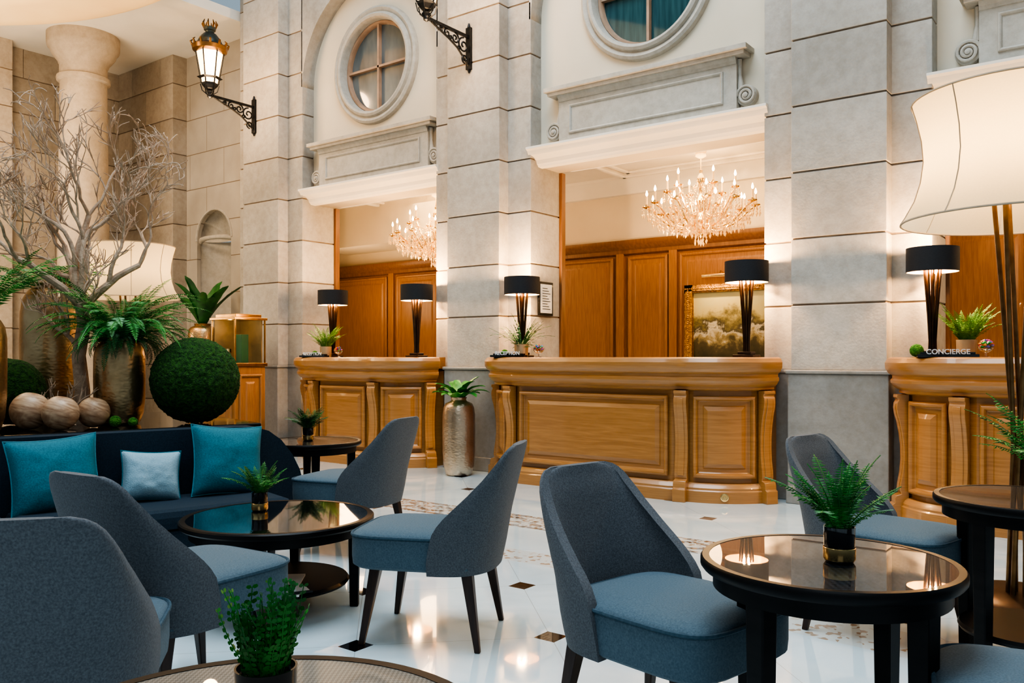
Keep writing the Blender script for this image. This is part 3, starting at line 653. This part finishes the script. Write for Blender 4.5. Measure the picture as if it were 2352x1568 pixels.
# ------------------------------------------------------------------ chairs
def sup(x0,x1,y0,y1,n=36,e=5):
    cx,cy,a,b=(x0+x1)/2,(y0+y1)/2,(x1-x0)/2,(y1-y0)/2; r=[]
    for i in range(n):
        t=2*pi*i/n; c,s_=math.cos(t),math.sin(t)
        r.append((cx+a*math.copysign(abs(c)**(2/e),c),cy+b*math.copysign(abs(s_)**(2/e),s_)))
    return r
def lerp_t(tab,z):
    for (a,va),(b,vb) in zip(tab,tab[1:]):
        if z<=b:
            t=max(0,(z-a)/(b-a)); return va+(vb-va)*t
    return tab[-1][1]
def chair():
    root=top('lounge_chair','slate blue tweed lounge chair with curved back and splayed walnut legs','chair',group='slate tweed lounge chairs')
    g=G(); rings=[]
    for d,z in ((.02,.305),(.003,.318),(0,.35),(0,.425),(.004,.438),(.02,.448),(.06,.457),(.13,.463)):
        rings.append([(x,y,z) for x,y in sup(-.262+d,.262-d,-.25+d,.335-d)])
    g.loft(rings); g.obj('seat',fabric_seat_lit,root,smooth=True)
    g=G(); g.tube([(x,y,.437) for x,y in sup(-.263,.263,-.251,.336,48)],.006,6,closed=True); g.obj('seat_piping',piping,root,smooth=True)
    W=[(.295,.262),(.36,.276),(.46,.280),(.55,.270),(.63,.252),(.70,.232),(.745,.216),(.775,.196),(.792,.168),(.80,.135)]
    D=[(.295,.25),(.36,.265),(.455,.26),(.50,.24),(.55,.198),(.61,.145),(.67,.098),(.73,.060),(.775,.040),(.80,.025)]
    YB=[(.295,-.285),(.38,-.305),(.52,-.33),(.65,-.36),(.76,-.385),(.80,-.395)]
    g=G(); nu=36; zs=[.295,.312,.345,.39,.43,.46,.49,.52,.55,.58,.61,.64,.67,.70,.735,.762,.78,.792,.80]; outer=[];inner=[]
    for z in zs:
        w,d,y=lerp_t(W,z),lerp_t(D,z),lerp_t(YB,z); th=.040 if z<.76 else .034; ro=[];ri=[]
        for j in range(nu+1):
            a=(j/nu*2-1)*pi/2; sn,cs=math.sin(a),math.cos(a)
            fx=math.copysign(abs(sn)**.80,sn); fy=1-max(cs,0)**.72
            ro.append(Vector((w*fx,y+d*fy,z)))
            ri.append(Vector(((w-th)*fx,y+th+(d-th-.003)*fy,z)))
        outer.append(ro); inner.append(ri)
    m=nu+1; vs=[p for r in outer for p in r]+[p for r in inner for p in r]; o_=len(outer)*m; fs=[]
    for i in range(len(zs)-1):
        for j in range(nu):
            a=i*m+j; fs.append((a,a+1,a+m+1,a+m)); fs.append((o_+a,o_+a+m,o_+a+m+1,o_+a+1))
        for j in (0,nu):
            a=i*m+j; fs.append((a,a+m,o_+a+m,o_+a))
    for i in (0,len(zs)-1):
        for j in range(nu):
            a=i*m+j; fs.append((a,a+1,o_+a+1,o_+a))
    g.add(vs,fs); o=g.obj('backrest',fabric,root,smooth=True,bevel=.013)
    o.modifiers['Bevel'].segments=3; o.modifiers['Bevel'].angle_limit=math.radians(50)
    for x in (-1,1):
        for y in (-1,1):
            g=G(); t=(x*.19,y*.2+.01,.31); b=(x*.225,y*.255+.01,0)
            g.loft([[(p[0]+dx*w,p[1]+dy*w,p[2]) for dx,dy in ((-1,-1),(1,-1),(1,1),(-1,1))] for p,w in ((b,.012),(t,.024))])
            g.obj('leg',walnut,root,bevel=.004)
    return root
cams,camc=math.sin(YAW),math.cos(YAW)
def heading(side,away):  # compass heading built from a sideways and an away component
    wx=camc*side-cams*away; wy=cams*side+camc*away; return math.atan2(-wx,wy)
c0=chair(); c0.scale=(.94,.94,1); c0.location=(-2.398,2.645,0); c0.rotation_euler=(0,0,heading(-.96,.20))
dup(c0,(-3.80,3.46,0),heading(-.93,.36))
dup(c0,(-1.16,2.275,0),heading(.66,-.75))
dup(c0,(-.91,3.77,0),heading(.66,-.75))
dup(c0,(-2.61,1.60,0),heading(.54,.84))
dup(c0,(-2.25,1.03,0),heading(-.22,.97))
dup(c0,(-.09,2.17,0),heading(-.9,.42))

# ------------------------------------------------------------------ tables
def table(name,label,r,h,top_mat,shelf=None,legr=.80,lw=.027,rot=0,loc=(0,0,0),group=None):
    root=top(name,label,'table',(*loc,0),rot,group)
    g=G(); g.lathe([(r*.93,h-.03),(r*.98,h-.03),(r,h-.022),(r,h-.006),(r*.985,h),(r*.93,h),(r*.93,h-.03)],64,cap=False)
    g.lathe([(r*.85,h-.075),(r*.90,h-.075),(r*.90,h-.028),(r*.85,h-.028),(r*.85,h-.075)],64,cap=False)
    g.obj('table_frame',espresso,root,smooth=True)
    g=G(); g.lathe([(0,h-.025),(r*.935,h-.025),(r*.935,h-.001),(0,h-.001)],64); g.obj('table_top',top_mat,root,smooth=True,label='woven panel under glass')
    for k in range(4):
        a=pi/4+k*pi/2; x,y=r*legr*math.cos(a),r*legr*math.sin(a)
        g=G(); g.T=Matrix.Translation((x,y,0))@Matrix.Rotation(a,4,'Z')
        g.loft([[(dx*w,dy*w,z) for dx,dy in ((-1,-1),(1,-1),(1,1),(-1,1))] for z,w in ((0,lw*.75),(h-.03,lw))]); g.obj('leg',espresso,root,bevel=.004)
    if shelf:
        g=G(); g.lathe([(0,shelf-.012),(r*.72,shelf-.012),(r*.74,shelf),(r*.72,shelf+.012),(0,shelf+.012)],48); g.obj('shelf',espresso,root,smooth=True)
    return root
table('side_table','round espresso wood side table with woven glass top beside tweed chairs',.315,.64,weave_dark,None,rot=.45,loc=(-.657,2.19),group='round side tables')
table('side_table','round espresso side table with lower shelf near the floor lamp',.32,.64,weave_dark,.16,rot=.3,loc=(-.36,3.60),group='round side tables')
table('side_table','round side table with tan woven top holding a fern',.345,.64,weave_tan,None,rot=.4,loc=(-.955,.675),group='round side tables')
table('side_table','round espresso side table behind the sofa end',.34,.58,weave_dark,None,rot=.2,loc=(-4.60,3.80),group='round side tables')
table('coffee_table','low round espresso coffee table with glass top and lower shelf',.435,.42,M('coffee_glass',(.006,.006,.007),(.014,.013,.012),rough=.03,coat=1,scale=30),.12,rot=-.1,loc=(-3.225,2.475),lw=.026)
for k,(dx,dy,rz,mm) in enumerate(((0,0,.2,paper),(.02,.01,.5,ink),(-.02,.02,.1,paper))):
    g=G(); g.box(-.10,.10,-.135,.135,0,.008,0); g.box(-.09,.09,-.12,-.05,.008,.0085,1); g.box(-.09,.02,.0,.11,.008,.0085,1)
    tag(g.obj('magazine',[mm,steel if mm is ink else ink],loc=(-3.06+dx,2.34+dy,.134+k*.009),rot=rz+YAW),'glossy magazine on the lower shelf','magazine','magazines on the coffee table shelf')

# ------------------------------------------------------------------ plants
def frond(g,p0,az,L,rise,droop,wid=.12,n=16,mi=0,stem=.0015):
    pts=[];d=Vector((math.cos(az),math.sin(az),0)); p=Vector(p0); el=rise
    sw_=random.uniform(-.5,.5)
    for i in range(n+1):
        pts.append(p.copy()); p=p+(d*math.cos(el)+Vector((0,0,1))*math.sin(el))*(L/n); el-=droop/n
        d=(Matrix.Rotation(sw_/n,3,'Z')@d)
    g.tube([pts[i] for i in range(0,n+1,2)],stem,3,mi)
    side=Vector((-d.y,d.x,0))
    for i in range(2,n):
        t=i/n; w=wid*L*math.sin(pi*min(1,(t*.9+.12)))**.7*2.0*random.uniform(.85,1.12)
        tg=(pts[i+1]-pts[i]).normalized(); up=side.cross(tg)
        for s_ in (-1,1):
            o=pts[i]; tip=o+side*s_*w+tg*w*.3-Vector((0,0,1))*w*.2+up*w*.22*random.uniform(-1,1)
            hw=L/n*.38; mid=o.lerp(tip,.4)
            g.add([o,mid+tg*hw+up*.1*w,tip,mid-tg*hw+up*.1*w],[(0,1,2,3)],mi)
def strap(g,p0,az,L,w,rise,droop,n=10,mi=0):
    d=Vector((math.cos(az),math.sin(az),0)); side=Vector((-d.y,d.x,0)); p=Vector(p0); el=rise; rows=[]
    for i in range(n+1):
        t=i/n; ww=w*math.sin(pi*(t*.88+.08))**.6*(1+.08*math.sin(i*2.4)); up=Vector((0,0,1))*math.cos(el)-d*math.sin(el)
        if i==n: ww=.003
        rows.append([p-side*ww+up*ww*.35,p.copy(),p+side*ww+up*ww*.35]); p=p+(d*math.cos(el)+Vector((0,0,1))*math.sin(el))*(L/n); el-=droop/n
    g.loft(rows,mi,False,False,closed=False)
def fern_obj(root,z,L,n,mat,droop=1.5,r0=.02,wid=.12,rise=(.5,1.4),name='foliage',nn=16):
    g=G()
    for k in range(n):
        az=2*pi*k/n*2.4+random.uniform(-.3,.3); l=L*random.uniform(.55,1.1)
        frond(g,(r0*math.cos(az),r0*math.sin(az),z),az,l,random.uniform(*rise),droop*random.uniform(.6,1.2),wid,nn)
    return g.obj(name,mat,root,recalc=False)
def small_pot(loc,label,L=.17,n=16,mat=leaf,wid=.12,rise=(.9,1.5),droop=1.2,nn=16):
    root=top('potted_fern',label,'plant',loc,random.uniform(0,6),'small ferns in black and gold pots')
    g=G(); g.lathe([(0,0),(.033,0),(.036,.004),(.038,.088),(.035,.088),(.034,.078),(0,.078)],28); g.obj('pot',black,root,smooth=True)
    g=G(); g.lathe([(.0370,.006),(.0385,.008),(.0392,.036),(.0378,.037)],28,cap=False); g.obj('gold_band',brass,root,smooth=True)
    fern_obj(root,.075,L,n,mat,droop,.012,wid,rise,nn=nn)
    return root
small_pot((-.628,2.185,.64),'tall arching fern in black pot with gold band',.215,30,leaf,.075,(.8,1.54),.8,30)
def bushy(loc,label,h,n):
    root=top('potted_fern',label,'plant',loc,0,'small ferns in black and gold pots')
    g=G(); g.lathe([(0,0),(.036,0),(.039,.004),(.042,.088),(.039,.088),(.038,.078),(0,.078)],28); g.obj('pot',black,root,smooth=True)
    g=G(); g.lathe([(.0400,.006),(.0415,.008),(.0422,.036),(.0408,.037)],28,cap=False); g.obj('gold_band',brass,root,smooth=True)
    g=G()
    for k in range(n):
        az=random.uniform(0,2*pi); L=h*random.uniform(.45,1.05); el=random.uniform(1.15,1.57); d=Vector((math.cos(az)*math.cos(el),math.sin(az)*math.cos(el),math.sin(el)))
        p=Vector((.022*math.cos(az),.022*math.sin(az),.072)); st=[p.copy()]
        for i in range(11):
            d=(d+Vector((random.uniform(-.12,.12),random.uniform(-.12,.12),random.uniform(-.03,.08)))).normalized(); p=p+d*L/11; st.append(p.copy())
            sd=d.cross(Vector((0,0,1))).normalized() if abs(d.z)<.98 else Vector((1,0,0)); up=sd.cross(d)
            if i>0:
                for s_ in (-1,1):
                    s=.0070*random.uniform(.7,1.15)*(1-.35*i/11); o=p; a=(sd*s_+up*random.uniform(-.4,.6)+d*.3).normalized(); b=a.cross(up).normalized()
                    g.add([o,o+a*s*.6+b*s*.6,o+a*s*1.4+b*s*.45,o+a*s*1.6,o+a*s*1.4-b*s*.45,o+a*s*.6-b*s*.6],[(0,1,2,3,4,5)])
        g.tube(st,.0009,3)
    g.obj('foliage',leaf,root,recalc=False)
bushy((-.968,.722,.64),'upright bushy green fern in black pot on woven table',.122,70)
small_pot((-3.40,2.50,.42),'small fern in black and gold pot on coffee table',.18,30,leaf,.08,(.9,1.5),.8,24)
small_pot((-4.62,3.79,.58),'small dark fern in black and gold pot',.19,38,leafd,.09,(.9,1.5),1.0,24)
small_pot((-.30,3.62,.64),'wispy fern in black and gold pot beside floor lamp',.36,30,leaf,.07,(.9,1.5),1.0,30)

def vase(name,label,loc,r,h,mat,cat='vase',neck=.72,group='hammered metal vases'):
    g=G(); p=[(0,0),(r*.70,0),(r*.80,.02*h),(r*.93,.12*h),(r*.99,.3*h),(r,.55*h),(r*.99,.78*h),(r*.93,.87*h),(r*.82,.92*h),(r*neck,.95*h),(r*neck*.9,.965*h),(r*neck*.95,.99*h),(r*neck,h),(r*neck*.86,h),(r*neck*.8,.93*h),(0,.9*h)]
    root=top(name,label,cat,loc,0,group)
    g.lathe(p,56); g.obj('vase_body',mat,root,smooth=True)
    return root
ZC=.74
v1=vase('metal_vase','hammered gold vase holding a bushy fern',(-5.10,2.72,ZC),.148,.53,hammer)
v2=vase('metal_vase','tall hammered gold vase with large fern fronds',(-5.905,2.684,ZC),.195,.90,hammer)
v3=vase('metal_vase','hammered gold vase at the end of the console',(-5.10,1.905,ZC),.16,.66,hammer)
v4=vase('metal_vase','tall champagne metal floor vase with green leaves',(-5.42,6.30,0),.16,.76,silverv,neck=.5)
fern_obj(v1,.50,.56,110,leaf,1.9,.07,.040,(.75,1.54),nn=52)
fern_obj(v1,.50,.30,50,leafd,2.4,.08,.05,(.3,.9),'trailing_grass',nn=28)
fern_obj(v2,.85,.50,34,leaf,1.2,.07,.065,(.5,1.3),nn=36)
fern_obj(v3,.62,.66,20,leaf,1.0,.05,.06,(.8,1.35),nn=38)
g=G()
for k in range(20):
    az=k*2.4; strap(g,(.03*math.cos(az),.03*math.sin(az),.72),az,random.uniform(.24,.33),.046,random.uniform(.7,1.45),random.uniform(.9,1.7))
g.obj('foliage',leaf,v4,smooth=True,recalc=False)
ped=G(); ped.lathe([(.26,0),(.26,.06),(.2,.1),(.17,.2),(.17,.85),(.2,.92),(.25,.96),(.25,1.0)],32); tag(ped.obj('pedestal',stone2,loc=(-10.25,6.62,0),smooth=True),'round stone pedestal under a gold vase','pedestal')
v5=vase('metal_vase','gold vase with broad bird nest leaves before the niche',(-10.25,6.62,1.0),.19,.60,hammer,neck=.6)
g=G()
for k in range(15):
    az=k*2.4; strap(g,(.04*math.cos(az),.04*math.sin(az),.57),az,random.uniform(.5,.85),.07,random.uniform(.95,1.5),random.uniform(.5,1.1))
g.obj('foliage',leafd,v5,smooth=True,recalc=False)

def desk_pot(loc,label,kind):
    root=top('potted_plant',label,'plant',loc,0)
    g=G(); g.lathe([(0,0),(.058,0),(.062,.01),(.066,.12),(.06,.12),(.058,.10),(0,.10)],28); g.obj('pot',potb,root,smooth=True)
    if kind=='fern': fern_obj(root,.10,.29,46,leafy,.8,.03,.065,(.95,1.54),nn=28)
    else:
        g=G()
        for k in range(60):
            az=random.uniform(0,6.28); l=random.uniform(.14,.34); frond(g,(.03*math.cos(az),.03*math.sin(az),.10),az,l,random.uniform(.7,1.5),random.uniform(.3,1.6),.02,8)
        g.obj('foliage',leafd,root,recalc=False)
        fern_obj(root,.09,.12,16,leafd,1.6,.02,.2,name='low_foliage')
desk_pot((-7.47,6.38,1.15),'lime fern in a beige pot on the oak desk','fern')
desk_pot((-4.72,6.38,1.15),'spiky grass plant in a beige pot on the oak desk','grass')
desk_pot((-1.03,6.54,1.15),'lime fern in a beige pot on the concierge desk','fern')
cands=[M('candy_%s'%n,c,rough=.3) for n,c in (('red',(.6,.02,.02)),('blue',(.03,.08,.5)),('green',(.03,.35,.06)),('orange',(.8,.25,.02)),('pink',(.7,.1,.3)))]
gl=M('clear_glass',(1,1,1),(.98,.98,.98),rough=.02,trans=1)
for x,y in ((-7.28,6.40),(-4.55,6.42),(-.90,6.44)):
    root=top('candy_bowl','footed glass bowl filled with bright wrapped candy','bowl',(x,y,1.15),0,'candy bowls on desks')
    g=G(); g.lathe([(0,0),(.03,0),(.03,.004),(.006,.008),(.006,.03),(.03,.04),(.048,.06),(.052,.085),(.05,.085),(.045,.062),(0,.045)],24); g.obj('glass_bowl',gl,root,smooth=True)
    g=G()
    for k in range(60):
        a=random.uniform(0,6.28); r=.042*math.sqrt(random.random()); z=random.uniform(.065,.125-.7*r); x0,y0=r*math.cos(a),r*math.sin(a); s_=.009
        g.add([(x0+s_*1.6,y0,z),(x0,y0+s_,z),(x0-s_*1.6,y0,z+.003),(x0,y0-s_,z),(x0,y0,z+s_),(x0,y0,z-s_)],[(0,1,4),(1,2,4),(2,3,4),(3,0,4),(1,0,5),(2,1,5),(3,2,5),(0,3,5)],k%5)
    o=g.obj('wrapped_candy',cands,root); o['kind']='stuff'
def sign(loc,word,w,label,mat=steel,rot=.25):
    root=top('desk_sign',label,'sign',loc,rot)
    g=G(); g.box(-w/2,w/2,-.04,.05,0,.020); g.box(-w/2+.02,w/2-.02,-.015,.045,.020,.034); g.obj('sign_base',black,root,bevel=.002)
    text('lettering',word,.047,mat,root,(0,-.031,.021),ext=.004)
sign((-4.76,6.235,1.15),'RECEPTION',.34,'black desk sign with raised metal letters reading RECEPTION')
sign((-1.105,6.285,1.15),'CONCIERGE',.37,'black desk sign with raised metal letters reading CONCIERGE',rot=.28)
sign((-7.50,6.235,1.15),'RECEPTION',.34,'small black desk sign reading RECEPTION')
def mossball(loc,r,mat,label,seg=5):
    bm=bmesh.new(); bmesh.ops.create_icosphere(bm,subdivisions=seg,radius=r)
    for v in bm.verts:
        n=v.co.normalized(); v.co+=n*(noise.noise(v.co*22/r*.25)*.02*r+noise.noise(v.co*70/r*.25)*.028*r+random.uniform(-.012,.012)*r)
    me=bpy.data.meshes.new('moss_ball'); bm.to_mesh(me); bm.free(); me.materials.append(mat)
    o=link('moss_ball',me,loc=loc,smooth=False); me.polygons.foreach_set('use_smooth',[True]*len(me.polygons))
    return tag(o,label,'moss ball')
mossball((-4.777,3.034,ZC+.266),.264,moss,'large round green moss ball on the black console',6)
mossball((-5.52,2.26,ZC+.202),.198,moss,'round green moss ball behind turned wooden balls')
mossball((-4.85,2.56,ZC+.034),.035,moss_l,'small bright moss lump beside wooden ball',3)
mossball((-4.80,2.64,ZC+.029),.028,moss_l,'small bright moss lump beside wooden ball',3)
mossball((-5.50,2.95,ZC+.098),.095,moss,'medium dark moss ball behind the bare tree',4)
mossball((-1.31,6.36,1.15+.046),.045,moss_l,'small moss ball on the concierge desk',4)
mossball((-4.90,6.36,1.15+.037),.036,moss_l,'small moss ball on the oak desk',4)
mossball((-7.62,6.35,1.15+.037),.036,moss_l,'small moss ball on the oak desk',4)
for (x,y),r in (((-5.073,2.184),.106),((-4.884,2.264),.097),((-4.935,2.476),.089)):
    bm=bmesh.new(); bmesh.ops.create_uvsphere(bm,u_segments=36,v_segments=24,radius=r)
    for v in bm.verts:
        v.co*=1+.012*math.sin(v.co.x*40)*math.cos(v.co.y*35)
        if v.co.z>r*.9: v.co.z=r*.9
    me=bpy.data.meshes.new('wooden_ball'); bm.to_mesh(me); bm.free(); me.materials.append(woodball)
    tag(link('wooden_ball',me,loc=(x,y,ZC+r*1.005),rot=(.3,.2,r*30),smooth=True),'turned natural wood ball on the black console','wooden ball','turned wooden balls')

# bare tree
random.seed(52)
g=G()
CT=Vector((0,0,1.15))
def branch(p,d,r,L,dep,prob=.62,lim=True):
    n=6; pts=[p.copy()]; rr=[r]
    for i in range(n):
        j=.30 if dep>1 else .20
        d=(d+Vector((random.uniform(-1,1),random.uniform(-1,1),random.uniform(-.8,1.0)))*j)
        if lim:
            q=p-CT; e=math.sqrt((q.x/.56)**2+(q.y/.56)**2+(q.z/.80)**2)
            if e>1: d-=q.normalized()*(e-1)*1.0
        d.normalize()
        p=p+d*L/n; pts.append(p.copy()); rr.append(r*(1-.42*(i+1)/n))
        if dep>0 and i>=1 and (i==n-1 or random.random()<prob):
            for _ in range(2 if i==n-1 else 1):
                e=Vector((random.uniform(-1,1),random.uniform(-1,1),random.uniform(-.35,1.0))).normalized()
                nd=(d*.9+e*.75); nd.z+=.12; branch(p,nd.normalized(),max(rr[-1]*.70,.0036),L*random.uniform(.52,.78),dep-1,prob,lim)
    g.tube(pts,rr,5 if dep<3 else 8)
trunk=[(0,0,0),(.02,.0,.2),(-.015,.02,.42),(.03,.0,.62),(.01,.0,.74)]
g.tube(trunk,[.06,.046,.042,.040,.038],10)
for a,e,L in ((2.6,.75,.48),(.3,.85,.44),(4.2,.8,.46),(1.4,1.4,.60),(5.4,1.1,.50)):
    branch(Vector((.01,0,.72)),Vector((math.cos(a)*math.cos(e),math.sin(a)*math.cos(e),math.sin(e))),.028,L,4,.40)
for z0,a in ((.45,3.4),(.58,.0)):
    branch(Vector((.0,.01,z0)),Vector((math.cos(a),math.sin(a),.9)).normalized(),.018,.28,3,.42)
tag(g.obj('bare_branch_tree',barkm,loc=(-5.32,2.58,ZC),smooth=True,rot=.6),'bare pale twisted branch tree standing on the console','tree')
g=G(); 
for a in (2.2,3.3,1.2): branch(Vector((0,0,.02)),Vector((math.cos(a),math.sin(a),1.0)).normalized(),.014,.15,2,.4,False)
g.tube([(.16,-.0,.015),(.05,.0,.02),(0,0,.03)],[.006,.011,.014],6)
tag(g.obj('driftwood',barkm,loc=(-5.14,2.40,ZC),smooth=True),'small pale driftwood branch by the wooden balls','driftwood')

# ------------------------------------------------------------------ sofa, console, cushions
SA=math.atan2(.967,.257); O=Vector((-4.694,1.881,0))
def sw(s_,n,z=0): return (O.x+.257*s_-.967*n,O.y+.967*s_+.257*n,z)
sofa=top('sofa','long navy wool sofa with a rounded end against the console','sofa',sw(0,0),SA)
out=[(-1.5,.14),(1.60,.14),(1.635,.22),(1.64,.34),(1.61,.45),(1.56,.55),(1.49,.64),(1.41,.70),(1.32,.73),(1.2,.735),(-1.5,.735)]
bk=plate('backrest',out,[],.13,navy,bevel=.035,smooth=True); bk.parent=sofa; bk.location=(0,.045,0); bk.modifiers['Bevel'].segments=4
g=G(); g.box(-1.5,1.34,-.52,-.03,.12,.26); g.obj('sofa_base',navy,sofa,bevel=.02)
g=G(); g.box(-1.5,-.01,-.54,-.02,.262,.37); g.obj('seat_cushion',navy,sofa,bevel=.04)
g=G(); g.box(.01,1.34,-.54,-.02,.262,.37); g.obj('seat_cushion',navy,sofa,bevel=.04)
for x in (-1.4,1.25):
    for y in (-.45,-.06):
        g=G(); g.lathe([(0,0),(.016,0),(.026,.125),(0,.125)],12,cx=x,cy=y); g.obj('leg',walnut,sofa,smooth=True)
con=top('console','long black gloss console planter behind the sofa','console',sw(0,0),SA)
g=G(); g.box(-1.6,1.36,.17,1.60,0,.70); g.obj('console_body',espresso,con)
g=G(); g.box(-1.65,1.42,.125,1.66,.70,ZC-.001); g.obj('console_top',black,con,bevel=.006)
def cushion(s_,n,z,w,h,mat,label,tilt=.22,yaw=0,th=.085,roll=0,sd_=1):
    root=top('throw_cushion',label,'cushion',sw(s_,n,z),SA+yaw,'sofa cushions')
    N=26; vs=[];fs=[]
    def pos(u,v,sd):
        x=w/2*u*(1-.09*(1-v*v)); zz=h/2*v*(1-.09*(1-u*u)); t=th*max(0,(1-abs(u)**3.2)*(1-abs(v)**3.2))**.5
        if t>0: t*=1+.10*noise.noise(Vector((u*1.6+sd_*3,v*1.6,sd*2.)))+.05*noise.noise(Vector((u*4+sd_,v*4,sd)))
        return (x,sd*t,zz)
    for sd in (-1,1):
        o_=len(vs)
        for i in range(N+1):
            for j in range(N+1): vs.append(pos(i/N*2-1,j/N*2-1,sd))
        for i in range(N):
            for j in range(N):
                a=o_+i*(N+1)+j; f=(a,a+N+1,a+N+2,a+1); fs.append(f if sd<0 else f[::-1])
    T=Matrix.Rotation(tilt,4,'X').inverted()@Matrix.Rotation(roll,4,'Y')
    g=G(); g.T=T; g.add(vs,fs); g.obj('cushion_cover',mat,root,smooth=True,recalc=False,ang=80)
    g=G(); g.T=T; e=[(k/12*2-1) for k in range(12)]
    loop=[pos(u,-1,1) for u in e]+[pos(1,v,1) for v in e]+[pos(-u,1,1) for u in e]+[pos(-1,-v,1) for v in e]
    g.tube(loop,.0045,6,closed=True); g.obj('cushion_piping',tealp if mat is teal else teal,root,smooth=True)
cushion(.22,-.15,.545,.43,.40,teal,'bright teal cushion with pale piping on navy sofa',roll=-.06,tilt=.28)
cushion(.69,-.14,.50,.31,.28,paleblue,'small pale blue woven cushion on navy sofa',yaw=-.1,roll=.07,tilt=.32,sd_=2)
cushion(1.11,-.15,.555,.42,.41,teal,'large teal cushion with pale piping at the sofa end',yaw=.06,roll=.09,tilt=.26,sd_=3)

# ------------------------------------------------------------------ display case on cabinet
dc=top('display_cabinet','honey oak cabinet topped by a lit brass and glass display case','cabinet',(-8.76,6.14,0))
g=G(); g.box(-.23,.23,-.21,.21,0,1.04); P=Path([(-.23,-.21),(.23,-.21)]); panel(g,P,.05,.41,.1,.95); P=Path([(.23,-.21),(.23,.21)]); panel(g,P,.05,.37,.1,.95); g.obj('cabinet_body',oak_v,dc,bevel=.005)
g=G(); g.box(-.25,.25,-.23,.23,1.04,1.08); g.box(-.25,.25,-.23,.23,1.59,1.62); g.box(-.20,.20,-.18,.18,1.62,1.66)
for x in (-.235,.217):
    for y in (-.215,.197): g.box(x,x+.018,y,y+.018,1.08,1.59)
g.obj('case_frame',goldfr,dc,bevel=.004)
g=G(); g.box(-.21,.21,.17,.185,1.08,1.59); g.box(-.21,-.20,-.19,.17,1.08,1.59); g.box(-.21,.21,-.19,.17,1.078,1.085); g.obj('case_lining',caseglow,dc)
g=G(); g.box(.0,.14,-.06,.04,1.085,1.42); g.obj('display_box',velvet,dc,bevel=.004)
g=G(); g.lathe([(0,1.085),(.05,1.085),(.012,1.11),(.012,1.17),(.05,1.21),(.045,1.25),(0,1.25)],20,cx=-.10,cy=-.08); g.obj('display_stand',brass,dc,smooth=True)
light('case_light','POINT',(-8.76,6.02,1.55),1.4,(1,.74,.38),.02)

no=top('framed_notice','dark framed printed notice hung on the pillar side','notice',(-4.93,7.06,1.74))
g=G(); g.box(0,.02,-.125,.125,-.17,.17); g.obj('frame',espresso,no,bevel=.004)
g=G(); g.box(.02,.023,-.10,.10,-.145,.145,0)
for k in range(9): g.box(.0232,.0236,-.07,.02+.05*((k*7)%3)/2,.10-k*.026,.107-k*.026,1)
g.obj('notice_sheet',[paper,ink],no)
for x,y in ((-4.05,7.7),(-7.5,7.8)):
    g=G(); g.lathe([(0,-.05),(.03,-.045),(.05,-.02),(.055,0)],20); tag(g.obj('smoke_detector',white,loc=(x,y,3.28),smooth=True),'small white round smoke detector on ceiling','detector','ceiling detectors')

# ------------------------------------------------------------------ lights
light('atrium_daylight','AREA',(-3.0,2.6,9.5),640,(.78,.90,1),5,(0,0,0))
light('atrium_side','AREA',(1.5,-2.5,6.5),80,(.86,.94,1),4,(math.radians(50),0,math.radians(25)))
for x in (-7.3,-3.75,-.1): light('reception_fill','AREA',(x,8.1,3.2),12,(1,.74,.44),1.2)
light('west_ceiling_wash','POINT',(-11.2,4.2,4.0),85,(1,.76,.53),.5)
light('west_low','POINT',(-11.6,4.4,1.8),34,(1,.74,.50),.4)
light('coffer_glow','AREA',(-9.3,2.2,5.40),85,(1,.80,.56),3,(0,0,0))
light('coffer_fill','POINT',(-9.6,3.6,4.6),60,(1,.70,.40),.4)  # added warm point without a fixture, brightens the coffer underside
w=bpy.data.worlds.new('sky'); S.world=w; w.use_nodes=True; bg=w.node_tree.nodes['Background']; bg.inputs[0].default_value=(.66,.85,1,1); bg.inputs[1].default_value=.30
S.view_settings.view_transform='AgX'
S.view_settings.look='AgX - High Contrast'
S.view_settings.exposure=.40
